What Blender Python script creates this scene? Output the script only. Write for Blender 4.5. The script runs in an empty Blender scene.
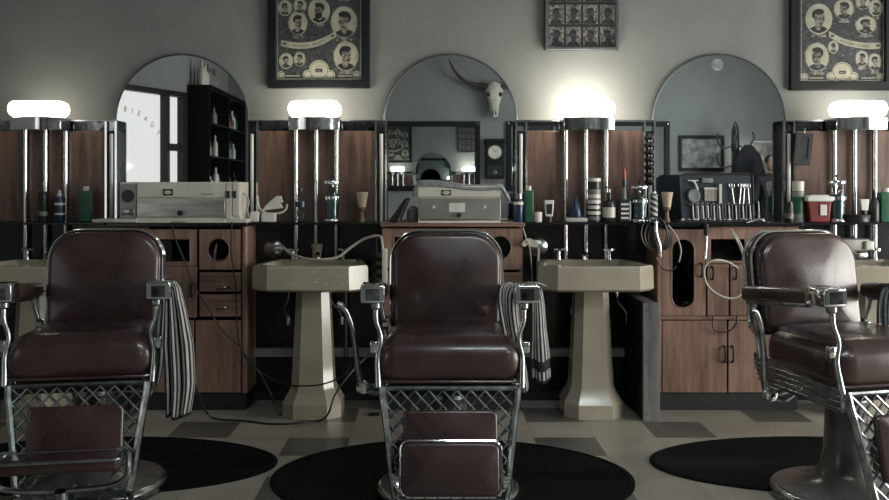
import bpy, math, random
from mathutils import Vector, Matrix
random.seed(7)
S = bpy.context.scene
COL = S.collection
PI = math.pi
sin, cos = math.sin, math.cos

# ------------------------------------------------------------------ camera
# pixel (px,py) at depth D  <->  world: X=(px-427)*D/900, Z=1.234-(py-190)*D/900
FPX, CAMH, VX, VY = 900.0, 1.234, 427.0, 190.0
cam_d = bpy.data.cameras.new('camera')
cam = bpy.data.objects.new('camera', cam_d)
COL.objects.link(cam)
cam.location = (0, 0, CAMH)
cam.rotation_euler = (PI / 2, 0, 0)
cam_d.sensor_width = 36
cam_d.lens = 36 * FPX / 889
cam_d.shift_x = (444.5 - VX) / 889
cam_d.shift_y = (VY - 250) / 889
cam_d.clip_start = 0.02
S.camera = cam

# ------------------------------------------------------------------ world, exposure
w = bpy.data.worlds.new('world')
S.world = w
w.use_nodes = True
w.node_tree.nodes['Background'].inputs[0].default_value = (0.75, 0.85, 1.0, 1)
w.node_tree.nodes['Background'].inputs[1].default_value = 1.0
S.view_settings.view_transform = 'Standard'
S.view_settings.look = 'None'
S.view_settings.gamma = 1
S.view_settings.use_curve_mapping = False
S.view_settings.exposure = 0.1

ROOM = dict(L=-3.5, R=5.7, B=-1.95, F=5.38, H=3.6)

def area(name, loc, rot, sx, sy, power, color):
    d = bpy.data.lights.new(name, 'AREA')
    d.shape = 'RECTANGLE'; d.size = sx; d.size_y = sy; d.energy = power; d.color = color
    o = bpy.data.objects.new(name, d); COL.objects.link(o)
    o.location = loc; o.rotation_euler = rot
    return o
# daylight standing just outside the shop windows (right wall, corner door on the left)
area('daylight_right', (ROOM['R'] + .25, 2.55, 1.45), (0, PI / 2, 0), 2.7, 3.9, 360, (1.0, .96, .89))
# two ceiling troffers
area('ceiling_lamp_glow', (1.0, 1.1, 3.44), (0, 0, 0), 1.7, .26, 42, (.84, .95, 1.0))
area('ceiling_lamp_glow', (3.2, -.2, 3.44), (0, 0, 0), 1.7, .26, 30, (.84, .95, 1.0))

# ------------------------------------------------------------------ materials
MATS = {}
def newmat(name):
    m = bpy.data.materials.new(name); m.use_nodes = True
    nt = m.node_tree
    b = nt.nodes['Principled BSDF']
    MATS[name] = m
    return m, nt, b
def mat(name, col, rough=.5, metal=0, var=.15, scale=12, bump=0, coat=0, stretch=(1, 1, 1), col2=None, spec=.5, bscale=None):
    m, nt, b = newmat(name)
    tc = nt.nodes.new('ShaderNodeTexCoord')
    mp = nt.nodes.new('ShaderNodeMapping'); mp.inputs['Scale'].default_value = stretch
    nz = nt.nodes.new('ShaderNodeTexNoise'); nz.inputs['Scale'].default_value = scale; nz.inputs['Detail'].default_value = 5
    nt.links.new(tc.outputs['Object'], mp.inputs[0]); nt.links.new(mp.outputs[0], nz.inputs['Vector'])
    cr = nt.nodes.new('ShaderNodeValToRGB')
    c2 = col2 or tuple(c * (1 - var * 2) for c in col)
    c1 = col if col2 else tuple(min(1, c * (1 + var)) for c in col)
    cr.color_ramp.elements[0].position = .32; cr.color_ramp.elements[1].position = .68
    cr.color_ramp.elements[0].color = (*c2, 1); cr.color_ramp.elements[1].color = (*c1, 1)
    nt.links.new(nz.outputs['Fac'], cr.inputs[0]); nt.links.new(cr.outputs[0], b.inputs['Base Color'])
    b.inputs['Roughness'].default_value = rough; b.inputs['Metallic'].default_value = metal
    b.inputs['Specular IOR Level'].default_value = spec
    if coat:
        b.inputs['Coat Weight'].default_value = coat; b.inputs['Coat Roughness'].default_value = .12
    if bump:
        bp = nt.nodes.new('ShaderNodeBump'); bp.inputs['Strength'].default_value = bump; bp.inputs['Distance'].default_value = .004
        if bscale:
            n2 = nt.nodes.new('ShaderNodeTexNoise'); n2.inputs['Scale'].default_value = bscale
            nt.links.new(mp.outputs[0], n2.inputs['Vector']); nt.links.new(n2.outputs['Fac'], bp.inputs['Height'])
        else:
            nt.links.new(nz.outputs['Fac'], bp.inputs['Height'])
        nt.links.new(bp.outputs[0], b.inputs['Normal'])
    return m
def wood(name, c1, c2, rough=.42, sc=3.0, vertical=True):
    m, nt, b = newmat(name)
    tc = nt.nodes.new('ShaderNodeTexCoord')
    mp = nt.nodes.new('ShaderNodeMapping')
    mp.inputs['Scale'].default_value = (9, 9, .8) if vertical else (.8, 9, 9)
    nz = nt.nodes.new('ShaderNodeTexNoise'); nz.inputs['Scale'].default_value = sc; nz.inputs['Detail'].default_value = 8
    nz.inputs['Roughness'].default_value = .65; nz.inputs['Distortion'].default_value = .6
    n2 = nt.nodes.new('ShaderNodeTexNoise'); n2.inputs['Scale'].default_value = 2.2; n2.inputs['Detail'].default_value = 3
    mx = nt.nodes.new('ShaderNodeMath'); mx.operation = 'MULTIPLY_ADD'; mx.inputs[1].default_value = .45
    cr = nt.nodes.new('ShaderNodeValToRGB')
    cr.color_ramp.elements[0].position = .45; cr.color_ramp.elements[1].position = 1.0
    cr.color_ramp.elements[0].color = (*c2, 1); cr.color_ramp.elements[1].color = (*c1, 1)
    nt.links.new(tc.outputs['Object'], mp.inputs[0]); nt.links.new(mp.outputs[0], nz.inputs['Vector'])
    nt.links.new(tc.outputs['Object'], n2.inputs['Vector'])
    nt.links.new(n2.outputs['Fac'], mx.inputs[0]); nt.links.new(nz.outputs['Fac'], mx.inputs[2])
    nt.links.new(mx.outputs[0], cr.inputs[0]); nt.links.new(cr.outputs[0], b.inputs['Base Color'])
    bp = nt.nodes.new('ShaderNodeBump'); bp.inputs['Strength'].default_value = .25; bp.inputs['Distance'].default_value = .002
    nt.links.new(nz.outputs['Fac'], bp.inputs['Height']); nt.links.new(bp.outputs[0], b.inputs['Normal'])
    b.inputs['Roughness'].default_value = rough
    return m
def emit(name, col, s):
    m, nt, b = newmat(name)
    b.inputs['Base Color'].default_value = (*col, 1)
    b.inputs['Emission Color'].default_value = (*col, 1); b.inputs['Emission Strength'].default_value = s
    return m
def glass(name, tint=(1, 1, 1), ior=1.45, refl=1.0, rough=0.02):
    m, nt, b = newmat(name)
    nt.nodes.remove(b)
    out = nt.nodes['Material Output']
    tr = nt.nodes.new('ShaderNodeBsdfTransparent'); tr.inputs[0].default_value = (*tint, 1)
    gl = nt.nodes.new('ShaderNodeBsdfGlossy'); gl.inputs['Roughness'].default_value = rough
    fr = nt.nodes.new('ShaderNodeLayerWeight'); fr.inputs[0].default_value = .5
    pw = nt.nodes.new('ShaderNodeMath'); pw.operation = 'POWER'; pw.inputs[1].default_value = 5
    nt.links.new(fr.outputs['Facing'], pw.inputs[0])
    ml = nt.nodes.new('ShaderNodeMath'); ml.operation = 'MULTIPLY_ADD'; ml.inputs[1].default_value = .85; ml.inputs[2].default_value = .04 * refl; ml.use_clamp = True
    mx = nt.nodes.new('ShaderNodeMixShader')
    nt.links.new(pw.outputs[0], ml.inputs[0]); nt.links.new(ml.outputs[0], mx.inputs[0])
    nt.links.new(tr.outputs[0], mx.inputs[1]); nt.links.new(gl.outputs[0], mx.inputs[2])
    nt.links.new(mx.outputs[0], out.inputs[0])
    return m

M_wall = mat('wall_paint', (.185, .198, .192), .75, var=.05, scale=3, bump=.12, bscale=60)
M_ceil = mat('ceiling_paint', (.20, .21, .20), .8, var=.05, scale=3)
M_back = mat('back_wall_paint', (.215, .228, .222), .8, var=.05, scale=2, bump=.1, bscale=50)
M_walnut = wood('walnut_panel', (.245, .150, .112), (.042, .026, .021), .34)
M_cab = wood('cabinet_walnut', (.345, .212, .156), (.085, .050, .039), .38)
M_cab2 = wood('cabinet_walnut_horizontal', (.32, .195, .142), (.080, .047, .036), .38, vertical=False)
M_crate = wood('weathered_grey_wood', (.22, .215, .20), (.055, .055, .055), .75)
M_black = mat('black_lacquer', (.006, .009, .010), .22, var=.2)
M_band = mat('dark_mirror_band', (.26, .28, .29), .10, 1, var=.5, scale=14)
M_blackm = mat('black_matt', (.010, .012, .013), .6, var=.2)
M_dark = mat('dark_plastic', (.014, .017, .019), .35, var=.15)
M_mat = mat('rubber_mat_black', (.003, .005, .006), .7, var=.25, scale=6, bump=.3, bscale=90, spec=.08)
M_chrome = mat('chrome', (.74, .77, .78), .10, 1, var=.06, scale=14)
M_nickel = mat('aged_nickel', (.40, .43, .43), .26, 1, var=.22, scale=20)
M_iron = mat('tarnished_chrome', (.30, .335, .335), .27, 1, var=.3, scale=24, bump=.1)
M_leather = mat('oxblood_leather', (.045, .0225, .020), .26, var=.0, scale=3.5, col2=(.020, .0105, .010), bump=.10, bscale=120, coat=.35)
nt = M_leather.node_tree; rn = nt.nodes.new('ShaderNodeTexNoise'); rn.inputs['Scale'].default_value = 7; rn.inputs['Detail'].default_value = 6
rt = nt.nodes.new('ShaderNodeTexCoord'); rm = nt.nodes.new('ShaderNodeMapRange'); rm.inputs[1].default_value = .35; rm.inputs[2].default_value = .65; rm.inputs[3].default_value = .24; rm.inputs[4].default_value = .38
nt.links.new(rt.outputs['Object'], rn.inputs['Vector']); nt.links.new(rn.outputs['Fac'], rm.inputs[0]); nt.links.new(rm.outputs[0], nt.nodes['Principled BSDF'].inputs['Roughness'])
M_enamel = mat('grey_enamel', (.10, .10, .095), .22, var=.2, scale=8)
M_porc = mat('cream_porcelain', (.35, .318, .245), .18, var=.06, scale=5, coat=.4)
M_grey = mat('grey_strip', (.20, .21, .20), .4, var=.15, stretch=(1, 1, 6))
M_cream = mat('cream_metal', (.60, .58, .50), .34, var=.06, scale=9)
M_steel = mat('brushed_steel', (.52, .52, .49), .28, .7, var=.18, scale=6, stretch=(1, 1, 7))
M_dsteel = mat('dull_steel', (.30, .29, .27), .42, .5, var=.12, scale=6)
M_white = mat('white_plastic', (.66, .66, .62), .4, var=.04)
M_paper = mat('white_paper', (.62, .62, .57), .7, var=.06)
M_cloth = mat('white_cotton', (.46, .45, .42), .85, var=.1, scale=30, bump=.3)
M_stripe = mat('black_cotton', (.012, .014, .018), .85, var=.2, bump=.3)
M_gcloth = mat('grey_towel_cloth', (.24, .26, .26), .9, var=.2, scale=40, bump=.5)
M_green = mat('green_plastic', (.022, .115, .062), .32, var=.15)
M_blue = mat('navy_plastic', (.012, .028, .075), .28, var=.15)
M_red = mat('red_plastic', (.17, .022, .018), .35, var=.15)
M_redb = mat('bright_red_plastic', (.32, .035, .02), .35, var=.1)
M_tan = mat('tan_bristle', (.52, .42, .29), .8, var=.2, scale=60, stretch=(1, 1, .1))
M_dbrown = mat('dark_turned_wood', (.035, .026, .02), .4, var=.2)
M_brown = mat('brown_wood_handle', (.20, .12, .07), .4, var=.15)
M_beige = mat('beige_ceramic', (.36, .30, .22), .4, var=.1)
M_hose = mat('grey_rubber_hose', (.30, .31, .29), .45, var=.1)
M_cable = mat('black_cable', (.007, .008, .009), .45, var=.1)
M_wcable = mat('ivory_cable', (.42, .40, .34), .45, var=.08)
M_bone = mat('bone', (.55, .52, .44), .7, var=.15, bump=.3)
M_horn = mat('dark_horn', (.05, .045, .04), .4, var=.3)
M_pmid = mat('print_grey', (.045, .053, .055), .5, var=.45, scale=70)
M_plight = mat('print_light', (.40, .40, .31), .5, var=.12)
M_pdark = mat('print_ink', (.008, .011, .013), .5, var=.1)
M_pface = mat('print_face', (.22, .21, .18), .5, var=.5, scale=60)
M_frame = mat('black_picture_frame', (.006, .009, .010), .45, var=.15, spec=.25)
M_gframe = mat('grey_metal_frame', (.075, .09, .095), .4, .3, var=.15)
M_skin = mat('skin', (.36, .22, .16), .55, var=.08)
M_hair = mat('dark_hair', (.012, .010, .009), .6, var=.2)
M_coat = mat('dark_wool', (.014, .016, .019), .9, var=.2, bump=.3)
M_liquid = mat('blue_green_liquid', (.02, .07, .08), .12, var=.1, coat=.5)
M_pglass = glass('clear_pane', (1, 1, 1), 1.45)
M_jar = glass('jar_glass', (.80, .86, .86), 1.5, 1.3)
M_dglass = glass('smoked_glass', (.30, .33, .34), 1.5, 1.2)
m, nt, b = newmat('mirror_silver'); M_mirror = m
b.inputs['Base Color'].default_value = (.70, .745, .755, 1); b.inputs['Metallic'].default_value = 1; b.inputs['Roughness'].default_value = .012
M_lit = [emit('lit_opal_glass_%s' % n, (1, .90, .75), s) for n, s in (('dim', 5), ('mid', 15), ('bright', 34), ('low', 12))]
M_sky = emit('overcast_street_daylight', (1.0, .96, .93), .85)
M_troffer = emit('troffer_diffuser', (.93, .97, 1.0), 3)

# floor: 12 inch vinyl tiles, every fourth tile dark in offset rows
def floor_mat():
    m, nt, b = newmat('vinyl_tile_floor')
    N = nt.nodes.new; L = nt.links.new
    def mth(op, a, bb=None, c=None):
        n = N('ShaderNodeMath'); n.operation = op
        for i, x in enumerate((a, bb, c)):
            if x is None: continue
            if isinstance(x, (int, float)): n.inputs[i].default_value = x
            else: L(x, n.inputs[i])
        return n.outputs[0]
    tc = N('ShaderNodeTexCoord'); sp = N('ShaderNodeSeparateXYZ'); L(tc.outputs['Object'], sp.inputs[0])
    t = .305
    u = mth('DIVIDE', mth('ADD', sp.outputs[0], 1.2986 + t * 40), t)
    v = mth('DIVIDE', mth('ADD', sp.outputs[1], -4.18 + t * 40), t)
    iu, iv = mth('FLOOR', u), mth('FLOOR', v)
    m4, m2 = mth('MODULO', iu, 4), mth('MODULO', iv, 2)
    # row parity 0 (Y 4.18..4.485): columns = 2 mod 4 dark ; parity 1: columns = 0 mod 4
    a = mth('MULTIPLY', mth('COMPARE', m4, 2, .1), mth('COMPARE', m2, 0, .1))
    c = mth('MULTIPLY', mth('COMPARE', m4, 0, .1), mth('COMPARE', m2, 1, .1))
    dk = mth('ADD', a, c)
    cx = N('ShaderNodeCombineXYZ'); L(iu, cx.inputs[0]); L(iv, cx.inputs[1])
    wn = N('ShaderNodeTexWhiteNoise'); L(cx.outputs[0], wn.inputs['Vector'])
    nz = N('ShaderNodeTexNoise'); nz.inputs['Scale'].default_value = 55; nz.inputs['Detail'].default_value = 6
    L(tc.outputs['Object'], nz.inputs['Vector'])
    n3 = N('ShaderNodeTexNoise'); n3.inputs['Scale'].default_value = 3.5; n3.inputs['Detail'].default_value = 4
    L(tc.outputs['Object'], n3.inputs['Vector'])
    val = mth('MULTIPLY_ADD', wn.outputs[0], .16, .80)
    val = mth('MULTIPLY', val, mth('MULTIPLY_ADD', nz.outputs['Fac'], .5, .75))
    val = mth('MULTIPLY', val, mth('MULTIPLY_ADD', n3.outputs['Fac'], .7, .65))
    mix = N('ShaderNodeMix'); mix.data_type = 'RGBA'
    mix.inputs[6].default_value = (.335, .315, .265, 1); mix.inputs[7].default_value = (.115, .11, .10, 1)
    L(dk, mix.inputs[0])
    fu, fv = mth('FRACT', u), mth('FRACT', v)
    e = mth('MINIMUM', mth('MINIMUM', fu, mth('SUBTRACT', 1, fu)), mth('MINIMUM', fv, mth('SUBTRACT', 1, fv)))
    g = mth('MULTIPLY_ADD', mth('GREATER_THAN', e, .008), .3, .7)
    vm = N('ShaderNodeVectorMath'); vm.operation = 'SCALE'; L(mix.outputs[2], vm.inputs[0]); L(mth('MULTIPLY', val, g), vm.inputs['Scale'])
    L(vm.outputs[0], b.inputs['Base Color'])
    L(mth('MULTIPLY_ADD', n3.outputs['Fac'], .35, .22), b.inputs['Roughness'])
    return m
M_floor = floor_mat()

# ------------------------------------------------------------------ geometry helpers
def PX(px, D): return (px - VX) * D / FPX
def PZ(py, D): return CAMH - (py - VY) * D / FPX
WL = {}
def meta(o, label=None, cat=None, group=None, kind=None):
    if label: o['label'] = label
    if cat: o['category'] = cat
    if group: o['group'] = group
    if kind: o['kind'] = kind
    return o
def thing(name, loc, label, cat, group=None):
    o = bpy.data.objects.new(name, None); COL.objects.link(o); o.location = loc
    o.empty_display_size = .05
    WL[o.name] = Vector(loc)
    return meta(o, label, cat, group)

class G:
    def __init__(s): s.v = []; s.f = []; s.m = []
    def add(s, vs, fs, m=0):
        n = len(s.v); s.v += [tuple(p) for p in vs]
        for f in fs:
            s.f.append([i + n for i in f]); s.m.append(m if isinstance(m, int) else 0)
        return s
    def box(s, x0, x1, y0, y1, z0, z1, m=0):
        vs = [(x, y, z) for x in (x0, x1) for y in (y0, y1) for z in (z0, z1)]
        return s.add(vs, [(0, 1, 3, 2), (4, 6, 7, 5), (0, 4, 5, 1), (2, 3, 7, 6), (0, 2, 6, 4), (1, 5, 7, 3)], m)
    def rbox(s, c, size, r, m=0, n=3, fn=None):
        # rounded box: grid on cube pushed onto a rounded hull
        hx, hy, hz = [q / 2 for q in size]; r = min(r, hx, hy, hz)
        def coords(h):
            a = [-h + r * (1 - cos(PI / 2 * i / n)) for i in range(n + 1)]
            return a + [-q for q in reversed(a)]
        X, Y, Z = coords(hx), coords(hy), coords(hz)
        k = len(X)
        idx = {}; vs = []; fs = []
        def vid(i, j, l):
            if (i, j, l) not in idx:
                p = Vector((X[i], Y[j], Z[l]))
                q = Vector((max(-hx + r, min(hx - r, p.x)), max(-hy + r, min(hy - r, p.y)), max(-hz + r, min(hz - r, p.z))))
                d = p - q
                if d.length > 1e-9: p = q + d.normalized() * r
                p = p + Vector(c)
                idx[(i, j, l)] = len(vs); vs.append(fn(p) if fn else p)
            return idx[(i, j, l)]
        K = k - 1
        for a in range(K):
            for b2 in range(K):
                fs.append([vid(a, b2, 0), vid(a, b2 + 1, 0), vid(a + 1, b2 + 1, 0), vid(a + 1, b2, 0)])
                fs.append([vid(a, b2, K), vid(a + 1, b2, K), vid(a + 1, b2 + 1, K), vid(a, b2 + 1, K)])
                fs.append([vid(a, 0, b2), vid(a + 1, 0, b2), vid(a + 1, 0, b2 + 1), vid(a, 0, b2 + 1)])
                fs.append([vid(a, K, b2), vid(a, K, b2 + 1), vid(a + 1, K, b2 + 1), vid(a + 1, K, b2)])
                fs.append([vid(0, a, b2), vid(0, a, b2 + 1), vid(0, a + 1, b2 + 1), vid(0, a + 1, b2)])
                fs.append([vid(K, a, b2), vid(K, a + 1, b2), vid(K, a + 1, b2 + 1), vid(K, a, b2 + 1)])
        return s.add(vs, fs, m)
    def tube(s, pts, r, n=8, m=0, closed=False, smooth=0):
        P = [Vector(p) for p in pts]
        if smooth: P = spline(P, smooth, closed)
        N = len(P)
        rs = r if isinstance(r, (list, tuple)) else None
        if rs and len(rs) != N:
            rs = [rs[min(len(rs) - 1, int(i * (len(rs) - 1) / (N - 1)))] + (rs[min(len(rs) - 1, int(i * (len(rs) - 1) / (N - 1)) + 1)] - rs[min(len(rs) - 1, int(i * (len(rs) - 1) / (N - 1)))]) * ((i * (len(rs) - 1) / (N - 1)) % 1) for i in range(N)]
        vs = []; prev = None
        for i, p in enumerate(P):
            if closed: t = P[(i + 1) % N] - P[i - 1]
            else: t = P[min(i + 1, N - 1)] - P[max(i - 1, 0)]
            t = t.normalized() if t.length > 1e-9 else Vector((0, 0, 1))
            if prev is None:
                a = Vector((0, 0, 1)) if abs(t.z) < .9 else Vector((1, 0, 0))
                u = t.cross(a).normalized()
            else:
                u = prev - t * prev.dot(t)
                u = u.normalized() if u.length > 1e-6 else t.cross(Vector((0, 0, 1))).normalized()
            prev = u; w2 = t.cross(u)
            rr = rs[i] if rs else r
            vs += [p + (u * cos(2 * PI * k / n) + w2 * sin(2 * PI * k / n)) * rr for k in range(n)]
        fs = []
        for i in range(N if closed else N - 1):
            j = (i + 1) % N
            for k in range(n):
                fs.append([i * n + k, i * n + (k + 1) % n, j * n + (k + 1) % n, j * n + k])
        if not closed:
            fs.append(list(range(n))[::-1]); fs.append([(N - 1) * n + k for k in range(n)])
        return s.add(vs, fs, m)
    def lathe(s, c, prof, n=24, m=0, axis='z', sx=1, sy=1):
        vs = []; fs = []
        c = Vector(c)
        for (r, z) in prof:
            for k in range(n):
                a = 2 * PI * k / n
                p = (r * cos(a) * sx, r * sin(a) * sy, z)
                if axis == 'y': p = (p[0], -p[2], p[1])
                if axis == 'x': p = (p[2], p[0], p[1])
                vs.append(c + Vector(p))
        for i in range(len(prof) - 1):
            for k in range(n):
                fs.append([i * n + k, i * n + (k + 1) % n, (i + 1) * n + (k + 1) % n, (i + 1) * n + k])
        if prof[0][0] > 1e-5: fs.append(list(range(n))[::-1])
        if prof[-1][0] > 1e-5: fs.append([(len(prof) - 1) * n + k for k in range(n)])
        return s.add(vs, fs, m)
    def extrude(s, out, mp, w0, w1, m=0):
        n = len(out)
        vs = [mp(u, v, w0) for u, v in out] + [mp(u, v, w1) for u, v in out]
        fs = [list(range(n))[::-1], [n + i for i in range(n)]]
        fs += [[i, (i + 1) % n, n + (i + 1) % n, n + i] for i in range(n)]
        return s.add(vs, fs, m)
    def pillow(s, out, mp, T, bulge=.02, m=0, r=.02, back=True):
        cx = sum(p[0] for p in out) / len(out); cy = sum(p[1] for p in out) / len(out)
        hw = (max(p[0] for p in out) - min(p[0] for p in out)) / 2
        hh = (max(p[1] for p in out) - min(p[1] for p in out)) / 2
        def ring(ins, w):
            return [mp(cx + (u - cx) * max(0, 1 - ins / hw), cy + (v - cy) * max(0, 1 - ins / hh), w) for u, v in out]
        mn = min(hw, hh)
        prof = [(r, 0), (r * .3, r * .3), (0, r)] if back else [(0, 0)]
        for k in range(5):
            a = PI / 2 * k / 4
            prof.append((r * (1 - cos(a)), T - r + r * sin(a)))
        for q in (.25, .5, .75, .92, .999):
            prof.append((r + (mn - r) * q, T + bulge * sin(PI / 2 * q)))
        n = len(out); vs = []
        for ins, w2 in prof: vs += ring(ins, w2)
        fs = [list(range(n))[::-1]]
        for i in range(len(prof) - 1):
            fs += [[i * n + k, i * n + (k + 1) % n, (i + 1) * n + (k + 1) % n, (i + 1) * n + k] for k in range(n)]
        fs.append([(len(prof) - 1) * n + k for k in range(n)])
        return s.add(vs, fs, m)
    def holed(s, outer, inner, mp, w0, w1, m=0):
        # outer rect (u0,u1,v0,v1), inner outline (any star shape)
        cx = sum(p[0] for p in inner) / len(inner); cy = sum(p[1] for p in inner) / len(inner)
        u0, u1, v0, v1 = outer
        angs = sorted(set([math.atan2(p[1] - cy, p[0] - cx) for p in inner] + [math.atan2(v - cy, u - cx) for u in (u0, u1) for v in (v0, v1)]))
        def hit_rect(a):
            dx, dy = cos(a), sin(a); t = 1e9
            if dx > 1e-9: t = min(t, (u1 - cx) / dx)
            if dx < -1e-9: t = min(t, (u0 - cx) / dx)
            if dy > 1e-9: t = min(t, (v1 - cy) / dy)
            if dy < -1e-9: t = min(t, (v0 - cy) / dy)
            return (cx + dx * t, cy + dy * t)
        def hit_poly(a):
            dx, dy = cos(a), sin(a); best = None
            for i in range(len(inner)):
                x1, y1 = inner[i][0] - cx, inner[i][1] - cy; x2, y2 = inner[(i + 1) % len(inner)][0] - cx, inner[(i + 1) % len(inner)][1] - cy
                ex, ey = x2 - x1, y2 - y1
                den = dx * ey - dy * ex
                if abs(den) < 1e-12: continue
                t = (x1 * ey - y1 * ex) / den; q = (x1 * dy - y1 * dx) / den
                if t > 0 and -1e-6 <= q <= 1 + 1e-6: best = t if best is None else max(best, t)
            return (cx + dx * (best or .01), cy + dy * (best or .01))
        A = [hit_rect(a) for a in angs]; Bp = [hit_poly(a) for a in angs]
        n = len(angs)
        vs = [mp(*p, w0) for p in A] + [mp(*p, w0) for p in Bp] + [mp(*p, w1) for p in A] + [mp(*p, w1) for p in Bp]
        fs = []
        for i in range(n):
            j = (i + 1) % n
            fs += [[i, j, n + j, n + i], [2 * n + i, 3 * n + i, 3 * n + j, 2 * n + j], [i, 2 * n + i, 2 * n + j, j], [n + i, n + j, 3 * n + j, 3 * n + i]]
        return s.add(vs, fs, m)
    def grid(s, fn, nu, nv, m=0, mf=None):
        n = len(s.v)
        s.v += [tuple(fn(i / nu, j / nv)) for j in range(nv + 1) for i in range(nu + 1)]
        for j in range(nv):
            for i in range(nu):
                a = n + j * (nu + 1) + i
                s.f.append([a, a + 1, a + nu + 2, a + nu + 1]); s.m.append(mf(i, j) if mf else m)
        return s
    def build(s, name, mats, parent=None, loc=None, bev=0, label=None, cat=None, group=None, kind=None, solid=0, sub=0, ang=38):
        me = bpy.data.meshes.new(name)
        base = Vector((0, 0, 0))
        if parent is not None: base = WL[parent.name]
        elif loc is not None: base = Vector(loc)
        me.from_pydata([(p[0] - base.x, p[1] - base.y, p[2] - base.z) for p in s.v], [], s.f)
        if not isinstance(mats, (list, tuple)): mats = [mats]
        for q in mats: me.materials.append(q)
        me.polygons.foreach_set('material_index', s.m)
        me.update()
        import bmesh
        bm = bmesh.new(); bm.from_mesh(me)
        if not solid: bmesh.ops.recalc_face_normals(bm, faces=bm.faces)
        bm.to_mesh(me); bm.free()
        me.shade_smooth(); me.set_sharp_from_angle(angle=math.radians(ang))
        o = bpy.data.objects.new(name, me); COL.objects.link(o)
        if parent is not None:
            o.parent = parent
        else: o.location = base
        WL[o.name] = base
        if solid:
            q = o.modifiers.new('solid', 'SOLIDIFY'); q.thickness = solid; q.offset = 0
        if bev:
            q = o.modifiers.new('bevel', 'BEVEL'); q.width = bev; q.segments = 2; q.limit_method = 'ANGLE'; q.angle_limit = math.radians(40)
        if sub:
            q = o.modifiers.new('sub', 'SUBSURF'); q.levels = sub; q.render_levels = sub
        return meta(o, label, cat, group, kind)

def spline(P, k, closed=False):
    out = []; N = len(P)
    g = lambda i: P[i % N] if closed else P[max(0, min(N - 1, i))]
    for i in range(N if closed else N - 1):
        p0, p1, p2, p3 = g(i - 1), g(i), g(i + 1), g(i + 2)
        for j in range(k):
            t = j / k
            out.append(.5 * ((2 * p1) + (p2 - p0) * t + (2 * p0 - 5 * p1 + 4 * p2 - p3) * t * t + (3 * p1 - p0 - 3 * p2 + p3) * t ** 3))
    if not closed: out.append(P[-1])
    return out
def rrect(w2, h, rt, rb=None, n=6, cx=0, cy=0):
    rb = rt if rb is None else rb
    pts = []
    for (sx, sy, r, a0) in ((1, 1, rt, 0), (-1, 1, rt, PI / 2), (-1, -1, rb, PI), (1, -1, rb, 3 * PI / 2)):
        ox, oy = sx * (w2 / 2 - r), sy * (h / 2 - r)
        for k in range(n + 1):
            a = a0 + PI / 2 * k / n
            pts.append((cx + ox + r * cos(a), cy + oy + r * sin(a)))
    return pts
def ell(cx, cy, a, b2, n=24): return [(cx + a * cos(2 * PI * k / n), cy + b2 * sin(2 * PI * k / n)) for k in range(n)]
def FR(Y):  # frontal map: (u,v,w) -> x=u, z=v, w towards the viewer from plane Y
    return lambda u, v, w2: (u, Y - w2, v)
def text(name, body, size, place, mt, parent, shear=0, arc=None, mirror=False):
    cu = bpy.data.curves.new(name, 'FONT'); cu.body = body; cu.size = size; cu.align_x = 'CENTER'; cu.extrude = .0002; cu.resolution_u = 2
    to = bpy.data.objects.new('tmp_text', cu); COL.objects.link(to)
    dg = bpy.context.evaluated_depsgraph_get()
    me = bpy.data.meshes.new_from_object(to.evaluated_get(dg))
    bpy.data.objects.remove(to, do_unlink=True)
    base = WL[parent.name]
    for v in me.vertices:
        p = Vector(place(v.co.x * (-1 if mirror else 1), v.co.y, v.co.z)); v.co = p - base
    me.materials.clear(); me.materials.append(mt)
    o = bpy.data.objects.new(name, me); COL.objects.link(o); o.parent = parent; WL[o.name] = base
    return o
# ------------------------------------------------------------------ room shell
L_, R_, B_, F_, H_ = ROOM['L'], ROOM['R'], ROOM['B'], ROOM['F'], ROOM['H']
def struct(g, name, mt, **k): return g.build(name, mt, kind='structure', **k)
struct(G().box(L_ - .3, R_ + .1, B_ - .1, F_ + .1, -.1, 0), 'floor', M_floor)
struct(G().box(L_ - .3, R_ + .1, B_ - .1, F_ + .1, H_, H_ + .1), 'ceiling', M_ceil)
struct(G().box(L_ - .1, R_ + .1, F_, F_ + .1, 0, H_), 'wall_front', M_wall)
struct(G().box(L_ - .1, R_ + .1, B_ - .1, B_, 0, H_), 'wall_back', M_back)
# left wall: straight, then the canted shop corner with the lettered window
cA, cB = Vector((-3.46, 1.70)), Vector((-2.80, .30))
struct(G().box(L_ - .1, L_, 1.62, F_, 0, H_), 'wall_left', M_wall)
struct(G().box(-2.83, -2.8, B_, .30, 0, H_), 'wall_left_rear', M_back)
dv = (cB - cA).normalized(); nv = Vector((-dv.y, dv.x))  # nv points into the room
if nv.x < 0: nv = -nv
def CW(u, v, w2):  # canted wall: u along, v up, w into the room
    p = cA + dv * u + nv * w2
    return (p.x, p.y, v)
Lc = (cB - cA).length
g = G()
zt, zb = 2.36, .75
g.extrude([(0, zt), (Lc, zt), (Lc, H_), (0, H_)], CW, -.08, 0)
g.extrude([(0, 0), (Lc, 0), (Lc, zb), (0, zb)], CW, -.08, 0)
g.extrude([(0, zb), (.12, zb), (.12, zt), (0, zt)], CW, -.08, 0)
struct(g, 'wall_left_corner', M_back)
g = G()
u0 = .12; um = Lc - .325; ue = Lc - .05
for a, b2 in ((u0, u0 + .05), (um - .03, um + .03), (ue - .02, Lc)):
    g.extrude([(a, zb), (b2, zb), (b2, zt), (a, zt)], CW, -.06, .03)
for a, b2 in ((zb, zb + .06), (zt - .06, zt)):
    g.extrude([(u0, a), (Lc, a), (Lc, b2), (u0, b2)], CW, -.06, .03)
g.extrude([(um, 1.68), (ue, 1.68), (ue, 1.76), (um, 1.76)], CW, -.06, .03)
wf = struct(g, 'window_1', M_frame)
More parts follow.
